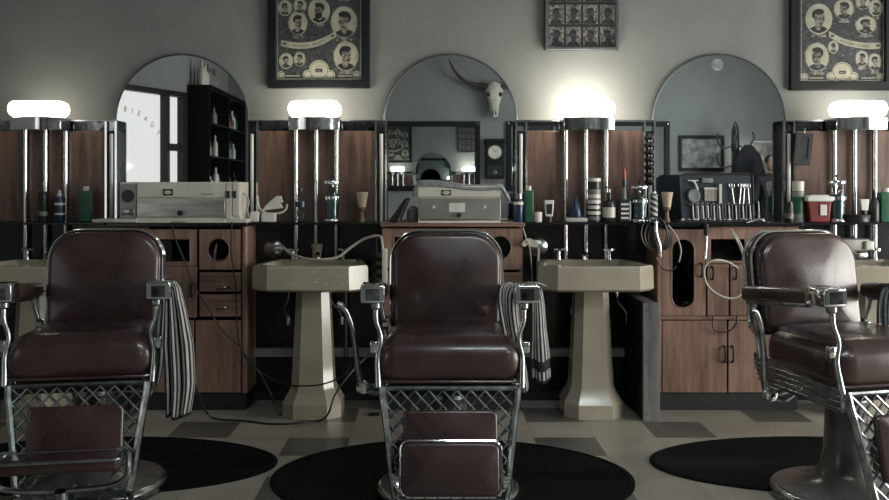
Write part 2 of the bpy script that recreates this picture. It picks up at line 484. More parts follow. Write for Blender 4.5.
g = G().extrude([(u0, zb), (Lc, zb), (Lc, zt), (u0, zt)], CW, -.02, -.015)
pane = g.build('glass', M_pglass, wf)
for i, (ch, uu, vv) in enumerate((('J', .38, 2.02), ('B', .60, 2.07), ('I', .70, 2.06), ('E', .80, 2.04), ('A', .90, 1.99), ('D', 1.00, 1.93), ('Y', 1.09, 1.85))):
    rot = 0 if i == 0 else -.12 * i
    def place(x, y, z, uu=uu, vv=vv, rot=rot):
        x = x * .8
        return CW(uu + x * cos(rot) - y * sin(rot), vv + x * sin(rot) + y * cos(rot), -.01 + z)
    text('lettering', ch, .085, place, M_dark, wf)
# bright overcast street seen through the corner window: glowing sheet stands in for it
g = G().extrude([(-1.0, -.2), (Lc + 3.5, -.2), (Lc + 3.5, 3.4), (-1.0, 3.4)], CW, -1.25, -1.2)
o = g.build('street_backdrop', M_sky, kind='structure')
# right wall with a wide shop window
wy0, wy1, wz0, wz1 = .6, 4.5, .12, 2.8
g = G()
g.box(R_, R_ + .1, B_, F_, 0, wz0); g.box(R_, R_ + .1, B_, F_, wz1, H_)
g.box(R_, R_ + .1, B_, wy0, wz0, wz1); g.box(R_, R_ + .1, wy1, F_, wz0, wz1)
struct(g, 'wall_right', M_wall)
g = G()
for y in (wy0, wy0 + 1.3, wy0 + 2.6, wy1 - .06): g.box(R_ - .02, R_ + .06, y, y + .06, wz0, wz1)
g.box(R_ - .02, R_ + .06, wy0, wy1, wz0, wz0 + .06); g.box(R_ - .02, R_ + .06, wy0, wy1, wz1 - .06, wz1)
struct(g, 'window_2', M_frame)
# black splash wall behind basins, grey rail strip and kick
g = G().box(L_, 3.4, 5.30, 5.38, .0, 1.03); struct(g, 'trim_1', M_black)
g = G().box(L_, 3.4, 5.275, 5.30, PZ(357, 5.28), PZ(348, 5.28)); struct(g, 'trim_2', M_grey, bev=.003)
g = G().box(L_, 3.4, 5.28, 5.30, 0, .05); struct(g, 'baseboard_front', M_blackm)

# ceiling troffers
for (x, y) in ((1.0, 1.1), (3.2, -.2)):
    t = thing('ceiling_lamp', (x, y, 3.46), 'long ceiling light panel ' + ('above the chairs' if y > 0 else 'above the rear of the room'), 'ceiling light', 'ceiling lights')
    G().holed((x - .95, x + .95, y - .20, y + .20), [(x - .87, y - .14), (x + .87, y - .14), (x + .87, y + .14), (x - .87, y + .14)], lambda u, v, w2: (u, v, w2), 3.46, 3.6).build('housing', M_white, t)
    G().box(x - .87, x + .87, y - .14, y + .14, 3.5, 3.51).build('diffuser', M_troffer, t)

# ------------------------------------------------------------------ arched mirrors
DM = 5.37
for i, c in enumerate((182.5, 450.5, 718.5)):
    cx = PX(c, DM); r = 66.3 * DM / FPX; zc = PZ(121, DM); zb2 = 1.04
    lab = ['arched wall mirror reflecting the bright lettered window', 'arched wall mirror reflecting a longhorn skull and wall clock', 'arched wall mirror reflecting a coat rack, with a round sticker near its top'][i]
    t = thing('arched_mirror', (cx, DM, zb2), lab, 'mirror', 'arched mirrors between the panel stations')
    out = [(cx + r, zb2)] + [(cx + r * cos(PI * k / 40), zc + r * sin(PI * k / 40)) for k in range(41)] + [(cx - r, zb2)]
    G().extrude(out, FR(DM), 0, .006).build('mirror_glass', M_mirror, t)
    rim = [Vector((cx + r, DM - .003, zb2))] + [Vector((cx + r * cos(PI * k / 40), DM - .003, zc + r * sin(PI * k / 40))) for k in range(41)] + [Vector((cx - r, DM - .003, zb2))]
    G().tube(rim, .006, 6).build('rim', M_gframe, t)
    if i == 2:
        G().lathe((PX(717, DM), DM - .006, PZ(65, DM)), [(.036, 0), (.036, .002), (.022, .002), (.022, .003), (.008, .003)], 24, axis='y').build('round_sticker', M_gcloth, t)

# ------------------------------------------------------------------ panel stations
ST = [48, 317, 585, 852]
DS = 5.29
kpx = 5.3 / 900
names_st = ['leftmost walnut backbar panel with chrome poles, behind the left chair', 'walnut backbar panel with chrome poles holding the tan brush and paper tray',
            'walnut backbar panel with chrome poles, crowded with bottles and stacked jars', 'rightmost walnut backbar panel with the red tub on its shelf']
for i, c in enumerate(ST):
    cx = PX(c, 5.3)
    t = thing('backbar_station', (cx, 5.30, 1.03), names_st[i], 'wall unit', 'walnut and chrome backbar stations')
    z0, z1 = 1.05, PZ(131, DS)
    def q(a): return cx + a * kpx
    for a, b2 in ((-60, -21), (-19, -1), (1, 19), (21, 58)):
        G().box(q(a), q(b2), DS, 5.37, z0, z1).build('wood_panel', M_walnut, t, bev=.003)
    G().box(q(-69), q(69), DS + .01, 5.37, z1, PZ(120, DS)).build('top_band', M_mirror if i in (2,) else M_band, t, bev=.003)
    G().box(q(-69), q(69), DS - .012, DS + .008, PZ(121.5, DS), PZ(120, DS)).build('top_trim', M_nickel, t)
    for sgn in (-1, 1):
        a, b2 = sorted((sgn * 59, sgn * 69))
        s = G().box(q(a), q(b2), DS + .012, 5.37, z0, z1).build('side_pillar', M_dark, t)
        for e in (a, b2):
            G().box(q(e) - .006, q(e) + .006, DS - .012, DS + .012, z0, PZ(121, DS)).build('chrome_strip', M_chrome, s)
        G().tube([(q(sgn * 64.5), DS - .008, z0), (q(sgn * 64.5), DS - .008, PZ(134, DS))], .0105, 10).build('strip_light_tube', M_white, s)
    for a in (-20, 0, 20):
        G().tube([(q(a), 5.265, .79 if 1 else 0), (q(a), 5.265, 1.62)], .0125, 12).build('chrome_pole', M_chrome, t)
    G().box(q(-66.3), q(66.3), 5.13, DS, 1.035, 1.05).build('shelf', M_black, t, bev=.002)

# lamps over each station
lamp_px = [37.5, 314.5, 588.5, 859.5]
lab_l = ['dimly lit opal glass wall lamp at the far left', 'lit opal glass wall lamp below the large framed poster on the left', 'brightest opal glass wall lamp below the small framed grid of portraits', 'lit opal glass wall lamp at the right, below the right framed poster']
for i, c in enumerate(lamp_px):
    D = 5.16; cx = PX(c, D)
    t = thing('wall_lamp', (cx, 5.28, 1.575), lab_l[i], 'lamp', 'opal glass lamps over the stations')
    hw = .160 if i == 0 else .148
    G().rbox((cx, D + .02, PZ(109, D)), (hw * 2, .16, .094), .042, n=5).build('lamp_shade', M_lit[i], t)
    g = G()
    out = [(cx - .145, 5.28), (cx - .145, 5.13), (cx - .055, 5.095), (cx + .055, 5.095), (cx + .145, 5.13), (cx + .145, 5.28)]
    g.extrude(out, lambda u, v, w2: (u, v, w2), PZ(130.5, D), PZ(117.3, D))
    g.build('chrome_collar', M_chrome, t, bev=.004)

# ------------------------------------------------------------------ cabinets
def handle(g, x, z, Y, w2=.05, vert=False):
    if vert: g.tube([(x, Y, z - w2 / 2), (x, Y - .022, z - w2 / 3), (x, Y - .024, z + w2 / 3), (x, Y, z + w2 / 2)], .006, 8, smooth=4)
    else: g.tube([(x - w2 / 2, Y, z), (x - w2 / 3, Y - .022, z), (x + w2 / 3, Y - .022, z), (x + w2 / 2, Y, z)], .006, 8, smooth=4)
DC = 5.03
def C_(p): return PX(p, DC)
def Z_(p): return PZ(p, DC)
KZ = Z_(393)
def carcass(t, x0, x1, open_from=None):
    g = G().box(x0, x0 + .018, DC + .02, 5.29, KZ, 1.03); g.box(x1 - .018, x1, DC + .02, 5.29, KZ, 1.03)
    g.box(x0 + .018, x1 - .018, 5.27, 5.29, KZ, 1.03); g.box(x0 + .018, x1 - .018, DC + .02, 5.27, KZ, KZ + .018)
    g.build('carcass', M_cab, t)
    G().box(x0 + .018, x1 - .018, 5.2, 5.268, KZ + .02, 1.028).build('interior_shade_sheet', M_blackm, t)  # black sheet puts the shade of the cabinet interior into the colour
    G().box(x0 - .008, x1 + .008, DC - .03, 5.295, 1.03, 1.052).build('countertop', M_black if t['top'] else M_cab2, t, bev=.003)
    del t['top']
    G().box(x0 + .01, x1 - .01, DC + .015, 5.28, 0, KZ - .001).build('kick_base', M_blackm, t)
def face(t, name, x0, x1, z0, z1, mt=None, frame=0):
    o = G().box(x0 + .002, x1 - .002, DC, DC + .018, z0 + .002, z1 - .002).build(name, mt or M_cab, t, bev=.003)
    return o
def hface(t, name, x0, x1, z0, z1, inner, glassm=M_dglass):
    o = G().holed((x0 + .002, x1 - .002, z0 + .002, z1 - .002), inner, FR(DC + .018), 0, .018).build(name, M_cab, t)
    xs = [p[0] for p in inner]; zs = [p[1] for p in inner]
    cx, cz = sum(xs) / len(xs), sum(zs) / len(zs)
    G().extrude([(cx + (a - cx) * 1.04, cz + (b3 - cz) * 1.04) for a, b3 in inner], FR(DC + .024), 0, .003).build('glass_pane', glassm, o)
    G().tube([(a, DC, b3) for a, b3 in inner], .0035, 6, closed=True).build('opening_trim', M_cab2, o)
    return o
# left cabinet
x0, x1 = C_(110), C_(247)
t = thing('backbar_cabinet', ((x0 + x1) / 2, 5.15, 0), 'walnut cabinet with porthole and two drawers behind the left chair', 'cabinet', 'walnut cabinets under the arched mirrors'); t['top'] = 1
carcass(t, x0, x1)
sq = [(C_(158), Z_(262)), (C_(190), Z_(262)), (C_(190), Z_(239)), (C_(158), Z_(239))]
face(t, 'side_panel', x0, C_(148), KZ, 1.028)
hface(t, 'display_door', C_(148), C_(197), Z_(266), Z_(229), sq)
o = face(t, 'door', C_(148), C_(197), Z_(318), Z_(266)); g = G(); handle(g, C_(192), Z_(290), DC, .07, True); g.build('handle', M_blackm, o)
hface(t, 'porthole_door', C_(199), C_(241), Z_(270), Z_(229), ell(C_(218.5), Z_(250), .062, .066), M_pglass)
for a, b2, hy in ((272, 292, 287), (294, 317, 307)):
    o = face(t, 'drawer', C_(199), C_(241), Z_(b2), Z_(a), M_cab2); g = G(); handle(g, C_(223), Z_(hy), DC, .06); g.build('handle', M_nickel, o)
face(t, 'door', C_(148), C_(194), KZ, Z_(320)); face(t, 'door', C_(195), C_(241), KZ, Z_(320))
G().tube([(C_(244.5), DC + .012, KZ), (C_(244.5), DC + .012, 1.029)], .018, 12).build('corner_post', M_cab, t)
# chrome clippers glinting behind the porthole
G().box(C_(200), C_(240), DC + .025, 5.2, Z_(263), Z_(261)).build('inner_shelf', M_cab, t)
g = G().tube([(C_(211), DC + .07, Z_(261)), (C_(212), DC + .07, Z_(253)), (C_(214), DC + .07, Z_(244))], [.014, .016, .010], 10); g.build('steel_clipper', M_chrome, loc=(C_(211), DC + .07, Z_(261)), label='steel clipper standing inside the round porthole of the left cabinet', cat='clipper')
# middle cabinet
x0, x1 = C_(382), C_(523)
t = thing('backbar_cabinet', ((x0 + x1) / 2, 5.15, 0), 'walnut cabinet with round opening behind the middle chair', 'cabinet', 'walnut cabinets under the arched mirrors'); t['top'] = 0
carcass(t, x0, x1)
hface(t, 'display_door', C_(382), C_(432), Z_(268), Z_(228), rrect(.16, .13, .01, cx=C_(408), cy=Z_(248)))
face(t, 'drawer_front', C_(432), C_(479), Z_(268), Z_(228))
hface(t, 'porthole_door', C_(479), C_(522), Z_(270), Z_(228), ell(C_(500), Z_(247.5), .062, .066))
for a, b2 in ((272, 292), (294, 317)):
    o = face(t, 'drawer', C_(479), C_(522), Z_(b2), Z_(a), M_cab2); g = G(); handle(g, C_(500), Z_((a + b2) / 2), DC, .06); g.build('handle', M_nickel, o)
face(t, 'door', C_(383), C_(431), Z_(317), Z_(270)); face(t, 'door', C_(432), C_(478), Z_(317), Z_(270))
face(t, 'door', C_(383), C_(452), KZ, Z_(320)); face(t, 'door', C_(453), C_(522), KZ, Z_(320))
# right cabinet
x0, x1 = C_(657), C_(800)
t = thing('backbar_cabinet', ((x0 + x1) / 2, 5.15, 0), 'walnut cabinet with tall oval glass door, left of the right chair', 'cabinet', 'walnut cabinets under the arched mirrors'); t['top'] = 1
carcass(t, x0, x1)
d = hface(t, 'oval_glass_door', C_(662), C_(706), Z_(316), Z_(229), rrect(.128, .385, .062, n=8, cx=C_(683), cy=Z_(273.5)))
G().box(C_(668), C_(700), DC + .05, 5.2, Z_(283), Z_(280.5)).build('inner_shelf', M_grey, t)
g = G()
for k in range(6): g.box(C_(668), C_(700), DC + .08, DC + .09, Z_(289 + k * 4), Z_(287 + k * 4))
g.build('slatted_liner', M_crate, t)
g = G(); handle(g, C_(701), Z_(270), DC, .075, True); g.build('handle', M_blackm, d)
face(t, 'corner_post', C_(657), C_(662), KZ, 1.028)
G().holed((C_(706), C_(798), Z_(263), 1.028), [(C_(711), Z_(261)), (C_(745), Z_(261)), (C_(745), Z_(239)), (C_(711), Z_(239))], FR(DC + .018), 0, .018).build('open_compartment_frame', M_cab, t)
G().box(C_(708), C_(796), DC + .02, 5.2, Z_(264.5), Z_(262)).build('compartment_floor', M_cab, t)
a = face(t, 'door', C_(707), C_(729), Z_(316), Z_(264)); g = G(); handle(g, C_(712), Z_(273), DC, .07, True); g.build('handle', M_blackm, a)
a = face(t, 'door', C_(730), C_(752), Z_(316), Z_(264)); g = G(); handle(g, C_(735), Z_(273), DC, .07, True); g.build('handle', M_blackm, a)
face(t, 'side_panel', C_(753), C_(799), Z_(316), Z_(264))
G().box(C_(657), C_(800), DC - .012, DC + .01, Z_(319.5), Z_(316)).build('ledge', M_cab2, t, bev=.002)
a = face(t, 'door', C_(662), C_(727), KZ, Z_(320)); g = G(); handle(g, C_(724), Z_(354), DC, .09, True); g.build('handle', M_blackm, a)
a = face(t, 'door', C_(728), C_(799), KZ, Z_(320)); g = G(); handle(g, C_(732), Z_(354), DC, .09, True); g.build('handle', M_blackm, a)

# weathered crate beside right cabinet
X0, X1 = PX(643, 4.80), PX(660, 4.80)
t = thing('wooden_crate', ((X0 + X1) / 2, 5.0, 0), 'tall narrow weathered grey wooden box standing between basin and right cabinet', 'wooden box')
zt2 = PZ(303, 4.8)
g = G().box(X0, X1, 4.80, 4.822, 0, zt2); g.build('front_board', M_crate, t, bev=.003)
G().box(X0, X0 + .015, 4.823, 5.25, 0, zt2).build('side_board', M_blackm, t, bev=.002)
G().box(X1 - .015, X1, 4.823, 5.25, 0, zt2).build('side_board', M_blackm, t, bev=.002)
G().box(X0 + .015, X1 - .015, 4.823, 5.25, zt2 - .02, zt2).build('lid', M_crate, t, bev=.002)
for zz in (.04, .32, zt2 - .04):
    G().lathe((X0 + .02, 4.80, zz), [(.004, 0), (.003, .002)], 8, axis='y').build('nail', M_iron, t)

# ------------------------------------------------------------------ pedestal basins
def octo(cx, cy, hx, hy, ch, bk=.055): return [(cx - hx + ch, cy - hy), (cx + hx - ch, cy - hy), (cx + hx, cy - hy + ch), (cx + hx - bk, cy + hy), (cx - hx + bk, cy + hy), (cx - hx, cy - hy + ch)]
def octo8(cx, cy, h, ch): return [(cx - h + ch, cy - h), (cx + h - ch, cy - h), (cx + h, cy - h + ch), (cx + h, cy + h - ch), (cx + h - ch, cy + h), (cx - h + ch, cy + h), (cx - h, cy + h - ch), (cx - h, cy - h + ch)]
def loft(g, loops, m=0, cap0=True, cap1=True):
    n = len(loops[0]); vs = [p for lp in loops for p in lp]; fs = []
    for i in range(len(loops) - 1):
        fs += [[i * n + k, i * n + (k + 1) % n, (i + 1) * n + (k + 1) % n, (i + 1) * n + k] for k in range(n)]
    if cap0: fs.append(list(range(n))[::-1])
    if cap1: fs.append([(len(loops) - 1) * n + k for k in range(n)])
    g.add(vs, fs, m)
basin_px = [24, 310, 596, 882]
lab_b = ['cream pedestal basin at the far left, partly behind the left chair', 'cream pedestal basin with a spray hose and chipped front, between the left and middle chairs',
         'cream pedestal basin with two cross taps, between the middle chair and the wooden crate', 'cream pedestal basin at the far right, behind the right chair']
for i, c in enumerate(basin_px):
    Df = 4.74; cx = PX(c, 4.825)
    t = thing('pedestal_basin', (cx, 5.0, 0), lab_b[i], 'sink', 'cream pedestal basins')
    cy = Df + .265; hx, hy = .313, .265
    zb3, zt3 = PZ(292.5, Df), PZ(266.5, Df)
    g = G()
    def lp(hx, hy, ch, z, cy=cy): return [(p[0], p[1], z) for p in octo(cx, cy, hx, hy, ch)]
    loops = [lp(.295, .245, .08, zb3), lp(hx, hy, .095, zb3 + .012), lp(hx - .003, hy - .003, .095, zt3 - .012), lp(hx - .012, hy - .01, .082, zt3),
             lp(hx - .045, hy - .05, .08, zt3), lp(hx - .06, hy - .065, .08, zt3 - .03), lp(hx - .12, hy - .12, .07, zt3 - .11)]
    loft(g, loops)
    g.build('basin', M_porc, t, ang=25)
    G().box(cx - .245, cx + .245, 5.205, 5.272, zt3 - .03, zt3 - .002).build('back_ledge', M_porc, t, bev=.006)
    g = G()
    def lp2(h, ch, z, yc=4.99, fy=None):
        return [(p[0], p[1], z) for p in octo8(cx, yc, h, ch * 1.15)]
    loops = []
    for h, ch, z in ((.160, .06, .0), (.160, .06, .075), (.150, .055, .095), (.125, .045, .14), (.115, .042, .17), (.108, .04, .30), (.090, .034, zb3 - .02), (.10, .04, zb3 + .01)):
        loops.append(lp2(h, ch, z))
    loft(g, loops); g.build('pedestal', M_porc, t, ang=20)
    # taps with cross handles
    for a in (-.145, .145):
        tp = G().tube([(cx + a, 5.19, zt3), (cx + a, 5.19, zt3 + .055)], [.013, .009], 10).build('tap', M_chrome, t)
        g = G(); z = zt3 + .06
        for k in range(2):
            ang = .3 + k * PI / 2
            g.tube([(cx + a - .032 * cos(ang), 5.19 - .032 * sin(ang), z), (cx + a + .032 * cos(ang), 5.19 + .032 * sin(ang), z)], .0065, 8)
        g.lathe((cx + a, 5.19, z - .01), [(.011, 0), (.012, .012), (.006, .02), (0.0001, .022)], 12)
        g.build('cross_handle', M_chrome, tp)
    g = G().tube([(cx, 5.19, zt3), (cx, 5.19, zt3 + .03), (cx, 5.15, zt3 + .042), (cx, 5.10, zt3 + .03)], .011, 10, smooth=4); g.build('spout', M_chrome, t)
    # supply hoses and stop valves below
    for sgn in (-1, 1):
        px = c + sgn * 27
        xx = PX(c, 5.2) + sgn * .155
        pts = [(xx - .04 * sgn, 5.18, zb3 + .01), (xx - .035 * sgn, 5.18, zb3 - .09), (xx + .01, 5.19, zb3 - .15), (xx + .03, 5.2, zb3 - .2)]
        s = G().tube(pts, .009, 8, smooth=5).build('supply_hose', M_nickel, t)
        G().tube([(xx + .03, 5.2, zb3 - .235), (xx + .03, 5.2, zb3 - .19)], .016, 10).tube([(xx + .03, 5.2, zb3 - .215), (xx + .03, 5.278, zb3 - .215)], .007, 8).build('stop_valve', M_chrome, s)
    G().tube([(cx + .155, 5.262, .26), (cx + .155, 5.262, zb3 + .02)], .012, 10).build('drain_pipe', M_nickel, t)
    if i == 1:
        g = G(); random.seed(3)
        for k in range(26):
            u = cx + random.gauss(.06, .07); v = (zb3 + zt3) / 2 + random.gauss(0, .024)
            r = random.uniform(.0015, .004)
            if abs(u - cx) < .215 and zb3 + .02 < v < zt3 - .015: g.lathe((u, Df, v), [(r, 0), (r * .7, .0008)], 7, axis='y')
        g.build('paint_chips', M_white, t, kind='stuff')
# ------------------------------------------------------------------ framed posters
def portrait(g, F, cx, cz, a, b2, flip=1, w0=.001, beard=False, rect=False):
    # materials in the print mesh: 0 mid, 1 light, 2 ink, 3 face
    e = .0005
    if rect: out = [(cx - a, cz - b2), (cx + a, cz - b2), (cx + a, cz + b2), (cx - a, cz + b2)]
    else: out = ell(cx, cz, a, b2, 20)
    g.extrude(out, F, w0, w0 + e, 1)
    def clip(pts):
        r = []
        for x, z in pts:
            dx, dz = (x - cx) / a, (z - cz) / b2
            k = max(abs(dx), abs(dz)) if rect else math.hypot(dx, dz)
            if k > .97: dx, dz = dx / k * .97, dz / k * .97
            r.append((cx + dx * a, cz + dz * b2))
        return r
    g.extrude(clip(ell(cx - .05 * a * flip, cz - .98 * b2, .86 * a, .52 * b2, 24)), F, w0 + e, w0 + 2 * e, 2)
    g.extrude(clip(ell(cx - .06 * a * flip, cz - .45 * b2, .26 * a, .34 * b2, 12)), F, w0 + e * 1.2, w0 + 2.3 * e, 3)
    g.extrude(clip(ell(cx - .10 * a * flip, cz + .30 * b2, .47 * a, .38 * b2, 18)), F, w0 + e, w0 + 2.6 * e, 2)
    g.extrude(clip(ell(cx + .05 * a * flip, cz + .02 * b2, .40 * a, .52 * b2, 18)), F, w0 + e, w0 + 3.2 * e, 3)
    g.extrude(clip(ell(cx - .01 * a * flip, cz + .50 * b2, .44 * a, .20 * b2, 14)), F, w0 + e, w0 + 3.8 * e, 2)
    for s in (-1, 1):
        g.extrude(ell(cx + (.12 * flip + .17 * s) * a, cz + .04 * b2, .09 * a, .045 * b2, 8), F, w0 + e, w0 + 3.8 * e, 2)
    g.extrude(ell(cx + .13 * a * flip, cz - (.30) * b2, .15 * a, .04 * b2, 8), F, w0 + e, w0 + 3.8 * e, 2)
    if beard: g.extrude(clip(ell(cx + .06 * a * flip, cz - .38 * b2, .38 * a, .24 * b2, 14)), F, w0 + e, w0 + 3.7 * e, 2)
YP = 5.345
def poster_frame(t, x0, x1, z0, z1, wd, depth, mt, top=True):
    g = G().holed((x0, x1, z0, z1), [(x0 + wd, z0 + wd), (x1 - wd, z0 + wd), (x1 - wd, z1 - wd), (x0 + wd, z1 - wd)], FR(F_ - .002), 0, depth)
    return g.build('frame', mt, t, bev=.004)
for side in (0, 1):
    D = 5.345
    if side == 0: fx0, fx1, fy1, ix0, ix1, iy1 = 268, 370, 88, 276, 362, 80
    else: fx0, fx1, fy1, ix0, ix1, iy1 = 791, 895, 90, 800, 885, 82
    x0, x1, z0 = PX(fx0, D), PX(fx1, D), PZ(fy1, D); z1 = z0 + .95
    t = thing('framed_poster', ((x0 + x1) / 2, F_, z0), ['large black-framed vintage portrait poster on the wall at the left, between two arched mirrors', 'large black-framed vintage portrait poster at the right edge of the wall'][side], 'poster', 'framed hairstyle posters')
    wd = (ix0 - fx0) * D / FPX
    poster_frame(t, x0, x1, z0, z1, wd, .035, M_frame)
    a0, a1, b0, b1 = PX(ix0, D), PX(ix1, D), PZ(iy1, D), z1 - wd
    Fm = FR(F_ - .008)
    g = G().extrude([(a0 - .004, b0 - .004), (a1 + .004, b0 - .004), (a1 + .004, b1 + .004), (a0 - .004, b1 + .004)], Fm, -.005, 0, 0)
    def U(p): return PX(p, 5.37)
    def V(p): return PZ(p, 5.37)
    K = 5.37 / FPX
    lo = 78 if side == 0 else 80
    # light bottom border and thin inner rule
    g.extrude([(a0, b0), (a1, b0), (a1, V(lo)), (a0, V(lo))], Fm, 0, .0008, 1)
    for xx in (ix0 + 1.5, ix1 - 1.5): g.extrude([(U(xx) - .0015, b0), (U(xx) + .0015, b0), (U(xx) + .0015, b1), (U(xx) - .0015, b1)], Fm, 0, .0008, 1)
    mx = (ix0 + ix1) / 2; my = lo - 8
    # foliage texture flecks
    random.seed(11 + side)
    for k in range(110):
        u, v = random.uniform(a0 + .01, a1 - .01), random.uniform(V(lo), b1 - .01)
        g.extrude(ell(u, v, random.uniform(.003, .009), random.uniform(.002, .005), 6), Fm, 0, .0006, 2 if random.random() < .6 else 3)
    if side == 0:
        ov = [(285, 8, 6, 7, 1), (300, 6, 6, 7, -1), (298, 23, 9, 11.5, 1), (319, 11, 10, 12, -1), (344, 22, 13, 15.5, -1), (346, 56, 12, 14.5, 1), (286, 61, 6, 7, 1), (299.5, 59, 5.3, 6.8, -1), (344, -14, 12, 11, 1), (318, -22, 12, 12, 1), (292, -22, 9, 10, -1)]
    else:
        ov = [(819, 19, 12.5, 14.5, 1), (844, 9, 9.5, 10, -1), (863, 2, 6.5, 7, -1), (876, 8, 6, 7.5, -1), (866, 25, 10, 8.5, 1), (817, 57, 11.5, 14, -1), (833.5, 47, 4.2, 5.5, 1), (862, 58.5, 6, 7.5, -1), (875, 62, 6.3, 8.2, 1), (820, -16, 12, 11, 1), (850, -20, 12, 11, -1), (874, -16, 9, 10, 1)]
    for j, (px, py, a, b2, fl) in enumerate(ov):
        g.extrude(ell(U(px), V(py), (a + 1) * K, (b2 + 1) * K, 22), Fm, 0, .0009, 3 if j % 3 else 1)
        portrait(g, Fm, U(px), V(py), a * K, b2 * K, fl, beard=(side == 0 and j == 3) or (side == 1 and j == 4))
        if b2 > 7: g.extrude(rrect(a * 1.2 * K, 3 * K, 1.4 * K, cx=U(px), cy=V(py + b2 + 2.2)), Fm, .0012, .0022, 3)
    # medallion with scrolls
    for (dx, dy, r) in ((0, 0, 10), (-11, 5, 5), (11, 5, 5), (-38, 5, 4), (38, 5, 4)):
        g.extrude(ell(U(mx + dx), V(my + dy), r * K, r * K, 22), Fm, .001, .0018, 1)
        g.extrude(ell(U(mx + dx), V(my + dy), (r - 1) * K, (r - 1) * K, 22), Fm, .001, .0021, 2)
        g.extrude(ell(U(mx + dx), V(my + dy), (r - 1.5) * K, (r - 1.5) * K, 22), Fm, .001, .0024, 1)
    g.extrude(rrect(7 * K, 3.4 * K, .8 * K, cx=U(mx), cy=V(my + .5)), Fm, .001, .003, 2)
    g.extrude(rrect(5 * K, 1 * K, .4 * K, cx=U(mx), cy=V(my + .8)), Fm, .001, .0034, 3)
    for dx in (-26, 26):
        g.extrude(rrect(14 * K, 1.2 * K, .5 * K, cx=U(mx + dx), cy=V(lo - 2)), Fm, .001, .0018, 1)
        g.extrude(ell(U(mx + dx * .95), V(lo - 4.5), 2.2 * K, 1.8 * K, 8), Fm, .001, .0018, 2)
    # curved ribbon banner
    if side == 0: cpts = [(281, 43), (295, 45.5), (310, 45), (323, 41), (336, 34)]; words = ('ELANTVD', 'BEHOTS')
    else: cpts = [(829, 34), (842, 41), (855, 44.5), (868, 46), (881, 45.5)]; words = ('MISTORY', 'CLASSIC')
    sp = spline([Vector((U(x), V(y), 0)) for x, y in cpts], 6)
    vs = [(p.x, p.y + 3 * K) for p in sp] + [(p.x, p.y - 3 * K) for p in reversed(sp)]
    n = len(sp)
    g.add([Fm(p.x, p.y + 3.1 * K, .0024) for p in sp] + [Fm(p.x, p.y - 3.1 * K, .0024) for p in sp], [[i, i + 1, n + i + 1, n + i] for i in range(n - 1)], 1)
    for q2 in (2, n - 3):
        p = sp[q2]; g.extrude(ell(p.x, p.y, 2 * K, 1 * K, 8), Fm, .0024, .003, 2)
    pr = g.build('poster_print', [M_pmid, M_plight, M_pdark, M_pface], t, ang=10)
    for wi, wd2 in enumerate(words):
        c0 = .36 if wi == 0 else .66
        def place(x, y, z, c0=c0):
            s = (c0 + x / ((cpts[-1][0] - cpts[0][0]) * K)) * (n - 1)
            i = max(0, min(n - 2, int(s))); f2 = s - i
            p = sp[i].lerp(sp[i + 1], f2); d = (sp[i + 1] - sp[i]).normalized()
            return Fm(p.x - d.y * (y - .0085), p.y + d.x * (y - .0085), .0032 + z)
        text('lettering', wd2, .021, place, M_pdark, pr)
    G().box(a0 - .003, a1 + .003, F_ - .021, F_ - .019, b0 - .003, b1 + .003).build('glass', M_pglass, t)
# small mug shot grid
D = 5.345
x0, x1, z0 = PX(545, D), PX(619, D), PZ(50, D); z1 = z0 + .62
t = thing('framed_portrait_grid', ((x0 + x1) / 2, F_, z0), 'small framed grid of square portraits above the brightest lamp', 'picture')
poster_frame(t, x0, x1, z0, z1, .020, .040, M_gframe)
Fm = FR(F_ - .010)
g = G().extrude([(x0 + .015, z0 + .015), (x1 - .015, z0 + .015), (x1 - .015, z1 - .015), (x0 + .015, z1 - .015)], Fm, -.005, 0, 2)
cols = [556.5, 573.5, 590.5, 607.5]
for r, py in enumerate((36.5, 14.5, -8, -30, -52)):
    for c, px in enumerate(cols):
        a, b2 = 7.4 * 5.37 / FPX, 9.6 * 5.37 / FPX
        if PZ(py, 5.37) + b2 < z1 - .02:
            portrait(g, Fm, PX(px, 5.37), PZ(py, 5.37), a, b2, 1 if (r + c) % 2 else -1, beard=(r + c) % 3 == 0, rect=True)
g.build('portrait_print', [M_pmid, M_pface, M_pdark, M_pmid], t, ang=10)
G().box(x0 + .012, x1 - .012, F_ - .026, F_ - .024, z0 + .012, z1 - .012).build('glass', M_pglass, t)

# ------------------------------------------------------------------ floor mats
for i, (px, D, a, b2) in enumerate(((96, 4.05, .815, .43), (452, 3.86, .775, .58), (833, 4.05, .82, .43))):
    cx = PX(px, D)
    g = G()
    prof = [(1.0, 0), (1.0, .006), (.985, .010), (.97, .0105), (.965, .0075), (.0001, .0078)]
    if i == 1: prof = [(r, z + .0002) for r, z in prof]
    zo = .0 if i != 1 else 0.0
    g.lathe((cx, D, zo), prof, 64, sx=a, sy=b2)
    g.build('floor_mat', M_mat, loc=(cx, D, 0), label=['oval black rubber mat under the left chair', 'oval black rubber mat under the middle chair', 'oval black rubber mat under the right chair'][i], cat='mat', group='oval rubber floor mats')

